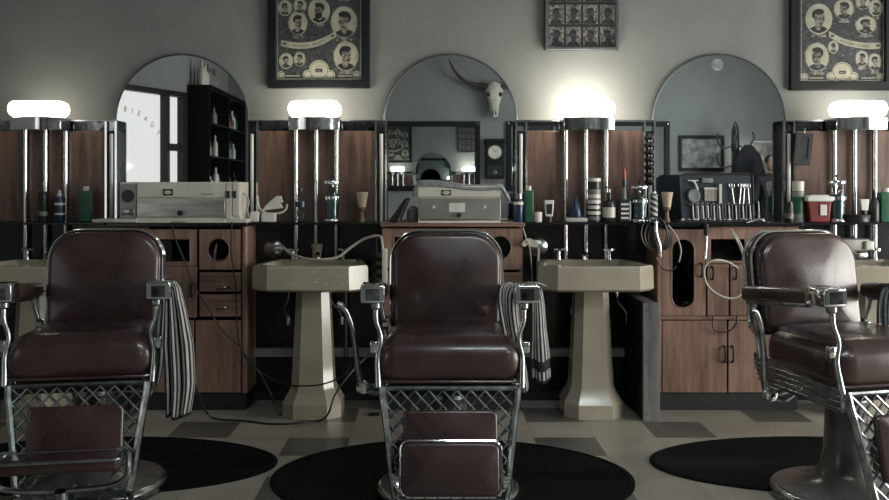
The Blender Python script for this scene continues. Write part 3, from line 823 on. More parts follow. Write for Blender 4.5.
# ------------------------------------------------------------------ barber chairs
def barber_chair(label, px, D, th, step=True, padup=False, lever=True, name_x=0):
    t = thing('barber_chair', (0, 0, 0), label, 'barber chair', 'oxblood leather barber chairs')
    # base
    g = G().lathe((0, 0, .011), [(.285, 0), (.290, .012), (.288, .026), (.278, .036), (.268, .038)], 56)
    b = g.build('base_disc', M_nickel, t)
    G().lathe((0, 0, .011), [(.268, .030), (.266, .040), (.20, .052), (.13, .075), (.098, .12), (.084, .20), (.078, .34), (.078, .40)], 40).build('enamel_column', M_enamel, t)
    G().lathe((0, 0, .0), [(.083, .40), (.083, .425), (.066, .43), (.066, .475)], 32).build('column_collar', M_nickel, t)
    # seat
    def sf(p):
        k = (p.y + .30) / .50
        x = p.x * (1.0 - .12 * max(0, min(1, k)))
        z = p.z + .018 * max(0, 1 - (p.x / .26) ** 2) * (1 if p.z > .6 else 0)
        return (x, p.y, z)
    G().rbox((0, -.058, .583), (.572, .51, .190), .084, n=8, fn=sf).build('seat', M_leather, t)
    G().tube([(-.262, -.262, .516), (-.262, -.300, .522), (-.235, -.309, .522), (.235, -.309, .522), (.262, -.300, .522), (.262, -.262, .522)], .006, 8).build('seat_piping', M_leather, t)
    # under-seat frame with ridged chrome side skirts
    G().box(-.225, .225, -.275, .20, .460, .503).build('seat_pan', M_blackm, t, bev=.006)
    for s in (-1, 1):
        g = G(); mp = lambda u, v, w2: (s * (.232 + w2), u, v)
        out = [(-.285, .425), (.20, .435), (.25, .52), (.25, .555), (-.285, .525)]
        g.extrude(out, mp, 0, .02)
        for k in range(4):
            zz = .440 + k * .022
            g.tube([(s * .254, -.28, zz), (s * .254, .21 + k * .012, zz + .010)], .006, 6)
        g.build('side_skirt', M_nickel, t, bev=.003)
    # backrest
    tilt = math.radians(9)
    def BK(u, v, w2):
        return (u, .245 - w2 * cos(tilt) + v * sin(tilt), .640 + v * cos(tilt) + w2 * sin(tilt) * .2)
    out = rrect(.468, .412, .125, .035, n=9, cy=.206)
    G().pillow([(u * (1 - .03 * (1 - v / .43)), v) for u, v in out], BK, .075, .024, r=.022).build('backrest', M_leather, t)
    o2 = rrect(.484, .428, .132, .04, n=9, cy=.206)
    G().pillow(o2, lambda u, v, w2: BK(u, v, -.052 + w2), .045, .0, r=.012).build('back_shell', M_leather, t)
    ring = [Vector(BK(u, v, .012)) for u, v in rrect(.484, .428, .130, .04, n=9, cy=.206)]
    G().tube(ring, .0065, 8, closed=True).build('back_rim', M_chrome, t)
    ring = [Vector(BK(u, v, -.045)) for u, v in rrect(.484, .428, .132, .04, n=9, cy=.206)]
    G().tube(ring, .007, 8, closed=True).build('back_rim', M_chrome, t)
    # arms
    for s in (-1, 1):
        def am(u, v, w2): return (s * (.288) + u, v, w2)
        a = G().rbox((s * .288, .0, .848), (.078, .47, .060), .020, n=4, fn=lambda p: (p.x, p.y, p.z - (p.y + .26) * .09)).build('arm_pad', M_leather, t)
        G().rbox((s * .288, 0, .812), (.052, .40, .016), .004, n=2, fn=lambda p: (p.x, p.y, p.z - (p.y + .26) * .09)).build('arm_rail', M_iron, a, bev=.004)
        g = G().rbox((s * .288, -.245, .846), (.092, .12, .070), .010, n=3)
        g.box(s * .288 - .043, s * .288 + .043, -.3065, -.303, .822, .872)
        g.build('arm_cap', M_chrome, a)
        g = G(); g.box(s * .288 - .026, s * .288 + .026, -.3085, -.3045, .823, .866)
        g.build('cap_inset', M_band, a)
        # arm bracket: S shaped chrome bar
        g = G()
        xa = s * .278
        g.tube([(xa, -.265, .815), (xa, -.27, .79), (xa - s * .002, -.275, .74), (xa - s * .02, -.28, .68), (xa - s * .008, -.285, .61), (xa - s * .01, -.30, .54), (xa - s * .012, -.31, .50)], [.015, .011, .010, .009, .011, .012, .013], 10, smooth=5)
        g.lathe((xa, -.268, .800), [(.012, -.016), (.019, -.008), (.019, .008), (.012, .014)], 14)
        g.build('arm_bracket', M_nickel, t)
        g = G(); g.rbox((xa + s * .006, -.272, .645), (.030, .03, .042), .005, n=2); g.build('towel_ring_lug', M_chrome, t)
        g = G().tube([(s * .288, .175, .828), (s * .282, .20, .74), (s * .262, .21, .64), (s * .255, .19, .54)], [.012, .010, .010, .013], 10, smooth=5)
        g.build('rear_arm_bracket', M_nickel, t)
        g = G().lathe((s * .262, .21, .66), [(.024, -.012), (.024, .012)], 16, axis='x'); g.build('hinge_boss', M_chrome, t)
    # lattice leg rest frame
    al = math.radians(13)
    def LF(u, v, w2): return (u, -.315 - v * sin(al) - w2 * cos(al), .500 - v * cos(al) + w2 * sin(al))
    Lh = .395
    def hw(v): return .250 - .055 * (v / Lh) ** .8 - .0 
    fr = G()
    for s in (-1, 1):
        fr.tube([LF(s * (hw(v) + (.006 if 0 < v < Lh else 0)), v, 0) for v in [Lh * k / 10 for k in range(11)]], .015, 8)
    fr.tube([LF(-hw(0), 0, 0), LF(hw(0), 0, 0)], .011, 8)
    fr.tube([LF(-hw(Lh), Lh, 0), LF(hw(Lh), Lh, 0)], .012, 8)
    fo = fr.build('leg_rest_frame', M_iron, t)
    g = G(); spc = .052
    def bar(u0, v0, u1, v1):
        g.tube([LF(u0, v0, 0), LF(u1, v1, 0)], .0052, 6)
    for dsg in (1, -1):
        for k in range(-16, 17):
            c = k * spc
            pts = []
            for j in range(81):
                v = Lh * j / 80; u = c + dsg * (v - .037) * .95
                inside = abs(u) < hw(v) and not (abs(u) < .125 and v > .10 and v < .36)
                pts.append((u, v, inside))
            run = []
            for p in pts + [(0, 0, False)]:
                if p[2]: run.append(p)
                else:
                    if len(run) > 2: bar(run[0][0], run[0][1], run[-1][0], run[-1][1])
                    run = []
    g.build('lattice', M_iron, fo)
    # leg pad
    pw, ph = .345, .235
    G().pillow(rrect(pw, ph, .02, n=4, cy=0), lambda u, v, w2: LF(u, .078 + ph / 2 - v, w2 + .006), .030, .012, r=.012).build('leg_pad', M_leather, t)
    # foot platform with lattice tread
    fy, fz = LF(0, Lh, 0)[1:]
    g = G()
    g.tube([(-.195, fy, fz), (-.21, fy - .05, fz - .01), (-.20, fy - .16, fz - .012), (.20, fy - .16, fz - .012), (.21, fy - .05, fz - .01), (.195, fy, fz)], .012, 8)
    for k in range(9): g.tube([(-.19 + k * .0475, fy, fz - .004), (-.19 + k * .0475, fy - .16, fz - .012)], .004, 6)
    for k in range(3): g.tube([(-.2, fy - .04 * (k + 1), fz - .006), (.2, fy - .04 * (k + 1), fz - .006)], .004, 6)
    fp = g.build('foot_platform', M_iron, t)
    if padup:
        # flip footrest folded up in front of the leg pad
        out = rrect(.345, .180, .025, n=5)
        mp = lambda u, v, w2: LF(u, .192 + .090 - v + .0, w2 + .052)
        fo2 = G().pillow(out, mp, .03, .012, r=.010).build('footrest_pad', M_leather, t)
        G().tube([Vector(mp(u, v, .012)) for u, v in rrect(.357, .192, .03, n=5)], .0062, 8, closed=True).build('footrest_rim', M_chrome, fo2)
        for s in (-1, 1):
            g = G().tube([LF(s * .182, .355, .06), LF(s * .198, .325, .07), LF(s * .205, .31, .04), LF(s * .200, .35, .0)], .010, 8, smooth=4)
            g.lathe(LF(s * .196, .32, .065), [(.014, -.012), (.016, .012)], 14, axis='x')
            g.build('footrest_hinge', M_chrome, fo2)
    if step:
        mp = lambda u, v, w2: LF(u, .30 - w2 * .9 + .03, .11 + v)
        # folded-out footrest: thick flat pad on chrome arms
        c = LF(-.02, .275, .13)
        fo2 = G().rbox(c, (.40, .12, .052), .014, n=3).build('footrest_pad', M_leather, t)
        G().tube([Vector((c[0] + u, c[1] + v, c[2] + .020)) for u, v in rrect(.412, .132, .02, n=4)], .006, 8, closed=True).build('footrest_rim', M_nickel, fo2)
        for s in (-1, 1):
            g = G().tube([(c[0] + s * .20, c[1] + .05, c[2] + .02), (c[0] + s * .225, c[1] + .02, c[2] + .01), (c[0] + s * .225, c[1] - .02, c[2] - .05), (c[0] + s * .17, c[1] - .02, c[2] - .085), (c[0] + s * .02, c[1] - .02, c[2] - .095)], .010, 8, smooth=5)
            g.build('footrest_arm', M_nickel, fo2)
            g = G().lathe((c[0] + s * .20, c[1] + .055, c[2] + .015), [(.018, -.02), (.018, .02)], 14, axis='x'); g.build('footrest_hinge', M_chrome, fo2)
        g = G().tube([(c[0], c[1] - .02, c[2] - .095), (c[0], c[1] - .01, c[2] - .15)], [.022, .028], 10); g.build('footrest_stem', M_nickel, fo2)
    if lever:
        g = G().tube([(-.305, .03, .425), (-.345, .02, .44), (-.365, .01, .50), (-.375, .0, .60), (-.395, -.01, .70), (-.425, -.02, .762), (-.445, -.02, .770)], [.014, .016, .013, .011, .011, .014, .016], 10, smooth=5)
        g.tube([(-.225, .03, .44), (-.31, .03, .43)], .012, 8)
        lv = g.build('pump_lever', M_nickel, t)
        g = G().lathe((-.345, .0, .435), [(.026, -.012), (.028, 0), (.026, .010), (.010, .014)], 18, axis='y'); g.build('lever_pivot', M_chrome, lv)
        G().tube([(-.33, .01, .42), (-.28, .0, .41), (-.22, .0, .45)], .011, 8, smooth=4).build('lever_link', M_nickel, lv)
    t.location = (PX(px, D), D, 0.0); t.rotation_euler = (0, 0, math.radians(th))
    return t
ch1 = barber_chair('left oxblood leather barber chair with its footrest folded out', 88, 3.71, 10, step=True, padup=False, lever=False)
ch1.location.x = -1.37
ch2 = barber_chair('middle oxblood leather barber chair with its chrome-rimmed footrest folded up', 448, 3.65, 0, step=False, padup=True)
ch3 = barber_chair('right oxblood leather barber chair turned sideways towards the right', 846, 3.60, 14, step=False, padup=False)
def local(ch, p):
    a = ch.rotation_euler.z
    return (ch.location.x + p[0] * cos(a) - p[1] * sin(a), ch.location.y + p[0] * sin(a) + p[1] * cos(a), p[2])

# ------------------------------------------------------------------ striped towels
def strip_cloth(g, path, widths, amp, nfold, phase=0, cols=22, hem=()):
    # path: list of centre points (3D), widths along x, folds push in y
    P = spline([Vector(p) for p in path], 6); n = len(P)
    def wv(t):
        s = t * (len(widths) - 1); i = min(len(widths) - 2, int(s)); return widths[i] + (widths[i + 1] - widths[i]) * (s - i)
    nvv = n - 1
    def fn(u, v):
        p = P[int(round(v * nvv))]
        wd = wv(v)
        a = amp * min(1, .4 + v)
        uu = u - .5
        # folds narrow at the top, so stripes bunch with them
        x = p.x + wd * (uu + .05 * sin(u * PI * 2 * nfold + phase))
        return (x, p.y - a * cos(u * PI * 2 * nfold + phase) - .02 * (1 - (2 * uu) ** 2) * v, p.z + .006 * sin(u * 9))
    def mf(i, j):
        v = (j + .5) / nvv
        for a, b2 in hem:
            if a < v < b2: return 1
        return 1 if i % 4 < 2 else 0
    g.grid(fn, cols, nvv, mf=mf)
D1 = 3.42
def at(px, py, D): return (PX(px, D), D, PZ(py, D))
g = G()
strip_cloth(g, [at(158, 281, 3.60), at(170, 284, 3.56), at(174, 300, 3.50), at(178, 345, 3.47), at(180, 385, 3.47), at(178, 417, 3.48)], [.05, .05, .062, .105, .105, .080], .022, 2.5, cols=56, hem=((.955, .97), (.98, 1)))
strip_cloth(g, [at(160, 283, 3.60), at(161, 298, 3.56), at(159, 330, 3.55), at(157, 365, 3.55), at(155, 384, 3.55)], [.04, .05, .055, .06, .045], .012, 1.5, 1, cols=20)
strip_cloth(g, [at(170, 285, 3.60), at(177, 300, 3.57), at(184, 335, 3.55), at(188, 370, 3.55), at(186, 395, 3.55)], [.03, .05, .06, .055, .03], .012, 1.5, 2, cols=20)
g.build('striped_towel', [M_cloth, M_stripe], loc=at(163, 277, 3.42), solid=.003, label='black and white striped towel hanging from the arm of the left chair', cat='towel', group='striped towels over chair arms', ang=60)
g = G()
DA = 3.30
strip_cloth(g, [at(534, 287, 3.56), at(524, 284, 3.52), at(511, 286, 3.50), at(508, 305, 3.47), at(513, 340, 3.45), at(520, 370, 3.45), at(524, 390, 3.45)], [.10, .11, .09, .080, .065, .05, .035], .010, 1.5, cols=32)
strip_cloth(g, [at(536, 290, 3.56), at(538, 303, 3.53), at(539, 330, 3.50), at(540, 355, 3.50), at(541, 381, 3.50)], [.05, .055, .065, .085, .085], .010, 1.5, 1, cols=32, hem=((.80, .86), (.96, 1)))
g.build('striped_towel', [M_cloth, M_stripe], loc=at(520, 281, 3.42), solid=.003, label='striped towel draped over the right arm of the middle chair', cat='towel', group='striped towels over chair arms', ang=60)
g = G()
strip_cloth(g, [at(893, 288, 3.72), at(887, 290, 3.71), at(884, 300, 3.70), at(883, 313, 3.70), at(883, 324, 3.70)], [.05, .055, .06, .062, .06], .008, 1.5, cols=20)
g.build('striped_towel', [M_gcloth, M_stripe], loc=at(884, 288, 3.70), solid=.003, label='dark striped towel over the far arm of the right chair', cat='towel', group='striped towels over chair arms', ang=60)
# ------------------------------------------------------------------ things on the shelves and cabinets
SH = 1.0505   # station shelf top ; cabinet tops 1.052
CT = 1.0525
def lathe_thing(name, px, w_px, y_top, D, prof, mt, label, cat, z0=SH, group=None, n=24, parts=()):
    # prof: list of (r fraction 0-1, z fraction 0-1); parts: (name, material, prof)
    x = PX(px, D); r = w_px / 2 * D / FPX; h = PZ(y_top, D) - z0
    def P(pr): return [(max(a, .001) * r, b2 * h) for a, b2 in pr]
    if not parts:
        return G().lathe((x, D, z0), P(prof), n).build(name, mt, loc=(x, D, z0), label=label, cat=cat, group=group)
    t = thing(name, (x, D, z0), label, cat, group)
    G().lathe((x, D, z0), P(prof), n).build('body', mt, t)
    for nm, mm, pr in parts:
        G().lathe((x, D, z0), P(pr), n).build(nm, mm, t)
    return t
BODY = [(.92, 0), (1, .03), (1, .74), (.9, .80), (.45, .86), (.4, .88)]
CAN = [(.95, 0), (1, .02), (1, .78), (.9, .83), (.6, .85)]
# station 1
lathe_thing('hairspray_can', 43, 9, 192, 5.2, [(.95, 0), (1, .02), (1, .9), (.6, .95)], M_dark, 'dark spray can beside the left chrome poles of the leftmost panel', 'can', parts=[('cap', M_blackm, [(.9, .9), (.9, 1), (.2, 1)]), ('label_band', M_grey, [(1.02, .2), (1.02, .35)])])
lathe_thing('spray_can', 59.5, 10, 190, 5.2, [(.95, 0), (1, .02), (1, .70), (.85, .78), (.4, .80)], M_blue, 'navy spray can with a white nozzle on the leftmost shelf', 'can', parts=[('label_band', M_white, [(1.02, .52), (1.02, .6)]), ('label_band', M_white, [(1.02, .22), (1.02, .28)]), ('nozzle', M_white, [(.5, .8), (.5, .88), (.25, .9), (.25, 1), (.05, 1)])])
def square_bottle(name, px, w_px, y_top, D, mt, capm, label, cat, z0=SH, ysh=.12, dep=.05, lab=None, group=None):
    x = PX(px, D); hw2 = w_px / 2 * D / FPX; h = PZ(y_top, D) - z0
    t = thing(name, (x, D, z0), label, cat, group)
    G().rbox((x, D, z0 + h * (1 - ysh) / 2), (hw2 * 2, dep, h * (1 - ysh)), .007, n=3).build('body', mt, t)
    G().tube([(x, D, z0 + h * (1 - ysh) - .002), (x, D, z0 + h)], [hw2 * .55, hw2 * .5], 14).build('cap', capm, t)
    if lab: G().box(x - hw2 * .8, x + hw2 * .8, D - dep / 2 - .002, D - dep / 2 + .002, z0 + h * .15, z0 + h * .6).build('label_panel', lab, t)
    return t
square_bottle('lotion_bottle', 86, 11.5, 186.5, 5.2, M_green, M_white, 'green bottle with a white cap on the leftmost shelf', 'bottle')
# station 2
x, D = PX(272, 5.17), 5.17
t = thing('paper_tray', (x, D, SH), 'white curved rack holding folded paper strips on the second shelf', 'tray')
G().tube([at(257, 195, D), at(259, 207, D), at(266, 213, D), at(280, 213, D), at(286, 209, D), at(287, 204, D)], .006, 8, smooth=5).build('tray_wire', M_white, t)
G().box(PX(262, D), PX(276, D), D - .03, D + .03, SH, PZ(213, D)).build('tray_base', M_paper, t, bev=.006)
for k, (a, b2, dz) in enumerate(((261, 283, 0), (264, 281, 4), (268, 283, 8))):
    g = G().extrude([(PX(a, D), PZ(211 - dz, D)), (PX(b2, D), PZ(208 - dz * .7, D)), (PX(b2 - 2, D), PZ(204 - dz, D)), (PX(a + 9, D), PZ(203 - dz * .9, D))], FR(D + .035 - k * .008), 0, .05 - k * .01)
    g.build('folded_paper', M_paper, t, bev=.002)
lathe_thing('water_bottle', 300.5, 11, 188, 5.17, [(.9, 0), (1, .03), (1, .3), (.9, .33), (1, .37), (1, .62), (.7, .78), (.35, .88), (.35, .92)], M_jar, 'clear plastic water bottle with a blue label, beside the disinfectant jar', 'bottle', parts=[('label_band', M_blue, [(1.02, .44), (1.02, .6)]), ('cap', M_blue, [(.4, .9), (.4, 1), (.05, 1)])])
def dis_jar(px, y_top, D, w_px, label, liquid):
    x = PX(px, D); r = w_px / 2 * D / FPX; h = PZ(y_top, D) - SH
    t = thing('disinfectant_jar', (x, D, SH), label, 'jar', 'glass disinfectant jars')
    G().lathe((x, D, SH), [(r * .95, 0), (r, .004), (r, .012), (r * .93, .018)], 24).build('chrome_base', M_chrome, t)
    G().lathe((x, D, SH), [(r * .85, .015), (r * .9, h * .8), (r * .8, h * .83)], 24).build('glass_cylinder', M_jar, t)
    if liquid: G().lathe((x, D, SH), [(r * .8, .02), (r * .83, h * .58), (.001, h * .58)], 24).build('disinfectant', M_liquid, t)
    for k in (-1, 1): G().tube([(x + k * r * .3, D, SH + .03), (x + k * r * .35, D, SH + h * .75)], .004, 6).build('comb', M_blackm, t)
    l = G().lathe((x, D, SH), [(r * .96, h * .80), (r * .98, h * .84), (r * .9, h * .87), (r * .2, h * .88)], 24).build('lid', M_chrome, t)
    G().lathe((x, D, SH), [(.003, h * .87), (.004, h * .93), (.008, h * .955), (.006, h * .99), (.0005, h)], 12).build('knob', M_blackm, l)
    G().lathe((x, D, SH), [(r * 1.0, h * .46), (r * 1.02, h * .5), (r * 1.0, h * .53)], 24).build('band', M_chrome, t)
dis_jar(332, 174, 5.19, 16, 'dark disinfectant jar with chrome lid beside the tan brush', True)
def brush(px, y0, y1, D, w_top, label, z0=None):
    x = PX(px, D); z0 = SH if z0 is None else z0; h = PZ(y0, D) - z0; r = w_top / 2 * D / FPX
    t = thing('shaving_brush', (x, D, z0), label, 'brush', 'tan brushes standing upright')
    G().lathe((x, D, z0), [(r * .55, 0), (r * .5, .01), (r * .3, h * .2), (r * .3, h * .35), (r * .6, h * .42), (r * .62, h * .5)], 20).build('brush_handle', M_brown, t)
    G().lathe((x, D, z0), [(r * .6, h * .5), (r * .66, h * .56), (r * .85, h * .85), (r * .98, h * .99), (r * .7, h), (.001, h * .98)], 20).build('bristles', M_tan, t)
brush(362, 192, 224, 5.17, 13, 'tan bristle brush standing at the right end of the second shelf')
# station 3
lathe_thing('spray_bottle', 518.5, 10, 194, 5.17, CAN, M_blue, 'black and navy aerosol can at the left end of the third shelf', 'can', parts=[('label_band', M_white, [(1.02, .62), (1.02, .72)]), ('cap', M_nickel, [(.8, .83), (.75, 1), (.05, 1)])])
square_bottle('lotion_bottle', 529, 8.5, 186, 5.17, M_green, M_white, 'slim green bottle with white cap beside the navy aerosol can', 'bottle', dep=.04)
lathe_thing('small_tub', 538, 8, 212, 5.16, [(.9, 0), (1, .1), (1, .6), (1.04, .62), (1.04, 1), (.1, 1)], M_white, 'small white lidded tub right of the slim green bottle', 'tub')
x = PX(549, 5.17)
t = thing('cream_tube', (x, 5.17, SH), 'white and black cream tube standing on its cap, third shelf', 'tube')
G().tube([(x, 5.17, SH), (x, 5.17, SH + .03)], .018, 14).build('cap', M_dark, t)
G().extrude([(x - .021, SH + .03), (x + .021, SH + .03), (x + .029, PZ(200, 5.17)), (x - .029, PZ(200, 5.17))], FR(5.185), 0, .028).build('tube_body', M_white, t, bev=.006)
G().extrude([(x - .014, SH + .045), (x + .014, SH + .045), (x + .018, PZ(204, 5.17)), (x - .018, PZ(204, 5.17))], FR(5.157), 0, .002).build('label_panel', M_dark, t)
x = PX(576, 5.16)
zb4 = PZ(217.5, 5.16)
t = thing('folded_towel', (x, 5.16, SH), 'folded cream towel under the blue cone bottle', 'towel')
G().rbox((x, 5.17, (SH + zb4) / 2), (.128, .075, zb4 - SH), .010, n=3).build('towel_fold', M_cloth, t)
G().lathe((x, 5.17, zb4), [(.036, 0), (.038, .005), (.030, .05), (.016, .105), (.010, .12)], 22).build('cone_bottle', M_blue, loc=(x, 5.17, zb4), label='blue cone shaped bottle on the folded cream towel', cat='bottle')
# jar stack
D = 5.16; x = PX(594, D); zt5 = PZ(178, D); hh = (zt5 - SH) / 4
for k in range(4):
    t = thing('pomade_jar', (x, D, SH + hh * k), ['bottom jar of the pomade stack', 'second jar from the bottom of the pomade stack', 'third jar from the bottom of the pomade stack', 'topmost jar of the pomade stack'][k] + ' on the third shelf', 'jar', 'stacked pomade jars')
    z = SH + hh * k
    G().lathe((x, D, z), [(.034, 0), (.037, .003), (.037, hh * .70)], 24).build('jar_body', (M_dark, M_dark, M_grey, M_dark)[k], t)
    G().lathe((x, D, z), [(.039, hh * .68), (.039, hh * .98), (.035, hh - .0005), (.001, hh - .0005)], 24).build('lid', (M_white, M_white, M_grey, M_white)[k], t)
    G().lathe((x, D, z), [(.0376, hh * .2), (.0376, hh * .5)], 24).build('label_band', (M_grey, M_cream, M_cream, M_dark)[k], t)
lathe_thing('pump_bottle', 609, 12.5, 189, 5.15, [(.9, 0), (1, .03), (1, .52), (.85, .62), (.35, .68)], M_dark, 'dark bottle with cream label and small nozzle beside the pomade stack', 'bottle', parts=[('label_band', M_cream, [(1.03, .14), (1.03, .45)]), ('nozzle', M_dark, [(.35, .66), (.35, .9), (.45, .9)]), ('tip', M_white, [(.25, .88), (.25, 1), (.05, 1)])])
x, D = PX(624, 5.15), 5.15
t = thing('talc_bottle', (x, D, SH), 'square black bottle with striped label and tall red-tipped neck', 'bottle')
G().rbox((x, D, SH + .065), (.072, .05, .13), .006, n=3).build('body', M_dark, t)
for k in range(4): G().box(x - .022, x + .022, D - .028, D - .0245, SH + .018 + k * .026, SH + .030 + k * .026).build('label_stripe', M_white, t)
G().box(x + .027, x + .033, D - .028, D - .024, SH + .01, SH + .12).build('label_edge', M_white, t)
G().lathe((x, D, SH), [(.016, .128), (.013, .16), (.012, .20)], 16).build('neck', M_grey, t)
G().lathe((x, D, SH), [(.013, .20), (.014, .23), (.012, .25)], 16).build('collar', M_blue, t)
G().lathe((x, D, SH), [(.012, .25), (.012, .285), (.004, .31), (.001, .312)], 16).build('tip', M_redb, t)
dis_jar(639, 180, 5.15, 17, 'clear disinfectant jar with chrome lid at the right end of the third shelf', True)
# striped pole ornament
D = 5.12; x = PX(654, D)
t = thing('barber_pole', (x, D, SH), 'small black and white striped barber pole ornament beside the tool case', 'barber pole')
g = G()
n = 24; m2 = 30; zA, zB = SH + .02, PZ(196, D)
g.grid(lambda u, v: (x + .021 * cos(2 * PI * u), D + .021 * sin(2 * PI * u), zA + (zB - zA) * v), n, m2, mf=lambda i, j: int((i + j * 1.6) // 6) % 2)
g.build('striped_cylinder', [M_white, M_dark], t)
G().lathe((x, D, SH), [(.026, 0), (.026, .015), (.021, .02)], 20).build('pole_base', M_chrome, t)
G().lathe((x, D, zB), [(.022, 0), (.024, .008), (.012, .018), (.012, .024), (.001, .03)], 20).build('pole_cap', M_chrome, t)
brush(667, 192, 224, 5.1, 12, 'tan neck brush standing between barber pole and tool case', CT)
# bead-like cord hanging on third panel edge
g = G(); D = 5.25; x = PX(650, D)
for k in range(7):
    z = PZ(137 + k * 7.5, D); g.lathe((x, D - .01, z), [(.002, -.022), (.016, -.012), (.020, 0), (.016, .012), (.002, .022)], 14)
g.build('bead_hanger', M_blackm, loc=(x, D, PZ(135, D)), label='string of dark round beads hanging at the right edge of the third panel', cat='ornament')
# station 4
lathe_thing('tonic_bottle', 789, 9, 202, 5.10, [(.95, 0), (1, .02), (1, .6), (.95, .62), (.95, .9), (.1, .92)], M_dark, 'short dark bottle at the left end of the rightmost shelf', 'bottle', z0=SH, parts=[('label_band', M_pface, [(1.02, .2), (1.02, .45)]), ('cap', M_dark, [(.8, .9), (.8, 1), (.1, 1)])])
lathe_thing('aerosol_can', 798, 12, 181, 5.17, [(.95, 0), (1, .02), (1, .74), (.9, .77)], M_grey, 'tall aerosol can with a wide cream cap beside the red tub', 'can', parts=[('cap', M_cream, [(.95, .76), (.97, .99), (.1, 1)]), ('label_band', M_green, [(1.02, .2), (1.02, .62)])])
D = 5.15; x = PX(817, D)
t = thing('red_tub', (x, D, SH), 'red plastic tub with white lid and white label', 'tub')
zL = PZ(201, D)
G().extrude([(x - .056, SH), (x + .056, SH), (x + .068, zL), (x - .068, zL)], FR(D + .04), 0, .08).build('tub_body', M_red, t, bev=.008)
l = G().rbox((x, D, zL + .012), (.150, .096, .030), .008, n=3).build('lid', M_white, t)
G().rbox((x, D, zL + .029), (.11, .07, .012), .005, n=2).build('lid_rim', M_white, l)
G().box(x + .000, x + .036, D - .0475, D - .04, SH + .04, SH + .10).build('label_panel', M_paper, t)
dis_jar(837, 174, 5.16, 17.5, 'tall disinfectant jar filled with dark liquid right of the red tub', True)
D = 5.14; x = PX(857, D)
t = thing('round_tin', (x, D, SH), 'wide dark round tin in front of the rightmost chrome poles', 'tin')
G().lathe((x, D, SH), [(.064, 0), (.068, .004), (.068, .026)], 28).build('tin_base', M_dark, t)
G().lathe((x, D, SH), [(.071, .025), (.071, .040), (.064, .044), (.001, .045)], 28).build('tin_lid', M_blackm, t)
x = PX(864, 5.14); z0 = SH + .0455
t = thing('cream_tube', (x, 5.14, z0), 'white cream tube standing on the wide dark tin', 'tube')
G().tube([(x, 5.14, z0), (x, 5.14, z0 + .02)], .016, 14).build('cap', M_dark, t)
G().extrude([(x - .020, z0 + .02), (x + .020, z0 + .02), (x + .027, PZ(199, 5.14)), (x - .027, PZ(199, 5.14))], FR(5.152), 0, .024).build('tube_body', M_white, t, bev=.006)
lathe_thing('dropper_bottle', 874, 10, 190, 5.15, [(.9, 0), (1, .05), (1, .6), (.5, .72), (.4, .78)], M_dark, 'black pointed bottle beside the large green bottle at the far right', 'bottle', parts=[('nozzle', M_blackm, [(.4, .76), (.35, .85), (.15, 1), (.02, 1)])])
square_bottle('lotion_bottle', 886, 15, 188, 5.16, M_green, M_white, 'large green bottle at the far right end of the rightmost shelf', 'bottle', dep=.06, lab=None)
# black hand mirror hanging on the fourth panel
D = 5.255; x = PX(802, D)
t = thing('hand_mirror', (x, D, PZ(165, D)), 'black hand mirror hanging at the top left of the rightmost panel', 'hand mirror')
mp = lambda u, v, w2: (x + u * .99 + v * .10, D - w2, PZ(149, D) + v - u * .08)
G().holed((-.05, .05, -.092, .092), rrect(.056, .135, .014, n=4), mp, 0, .02).build('frame', M_blackm, t, bev=.010)
G().extrude(rrect(.06, .14, .014, n=4), mp, .004, .010).build('mirror_glass', M_mirror, t)
G().tube([mp(0, .09, .01), mp(0, .12, .01), (x + .01, D + .02, PZ(126, D))], .004, 6).build('hook', M_nickel, t)

# ------------------------------------------------------------------ towel warmers
D = 5.01
def bx(t, nm, px0, px1, py0, py1, y0, y1, mt, bev=.002):
    return G().box(PX(px0, D), PX(px1, D), y0, y1, PZ(py1, D), PZ(py0, D)).build(nm, mt, t, bev=bev)
t = thing('sterilizer_cabinet', (PX(180, D), D + .1, CT), 'large metal towel steriliser with oval badge and round black knob on the left cabinet', 'steriliser')
bx(t, 'case', 119, 240, 182, 221, D + .012, D + .24, M_cream)
bx(t, 'top_panel', 137, 225, 183, 197, D, D + .014, M_cream)
d = bx(t, 'door', 137, 225, 198.5, 217, D - .002, D + .014, M_steel)
bx(t, 'base_strip', 137, 225, 219, 223.2, D - .004, D + .014, M_cream)
bx(t, 'vent_panel', 121, 136, 184, 219, D + .004, D + .014, M_dsteel)
v = G().lathe((PX(128, D), D + .004, PZ(196, D)), [(.034, 0), (.036, .004), (.001, .004)], 20, axis='y'); v.build('vent_round', M_dark, t)
v = G().rbox((PX(128, D), D, PZ(212, D)), (.07, .012, .03), .004, n=2); v.build('vent_flap', M_nickel, t)
bx(t, 'control_panel', 226, 231.5, 183, 219, D, D + .014, M_cream); bx(t, 'control_panel', 232.5, 239, 183, 216, D, D + .014, M_cream)
for p in (228, 234.5): bx(t, 'switch', p - 1.3, p + 1.7, 191, 198, D - .006, D + .002, M_blackm, .001)
G().lathe((PX(181, D), D - .004, PZ(213, D)), [(.008, 0), (.008, .010), (.015, .013), (.015, .024), (.001, .026)], 18, axis='y').build('knob', M_blackm, d)
G().lathe((PX(155, D), D - .002, PZ(204, D)), [(.001, .0), (.001, .001)], 8, axis='y') 
bd = bx(t, 'badge', 163, 173, 189, 195.5, D - .003, D + .002, M_blackm, .001)
G().extrude(ell(PX(168, D), PZ(192.3, D), .021, .010, 20), FR(D - .003), 0, .0015).build('badge_oval', M_white, bd)
text('lettering', 'ALPHA', .012, lambda x, y, z: (PX(168, D) + x, D - .0048 - z, PZ(193, D) + y), M_dark, bd)
text('lettering', 'AUTOMATIC', .012, lambda x, y, z: (PX(208, D) + x, D - .0008 - z, PZ(195, D) + y), M_dark, t)
text('lettering', 'STERILIZER', .013, lambda x, y, z: (PX(180, D) + x, D - .0048 - z, PZ(222.5, D) + y), M_dark, t)
bx(t, 'plinth', 150, 246, 219.2, 223.4, D + .015, D + .2, M_cream)
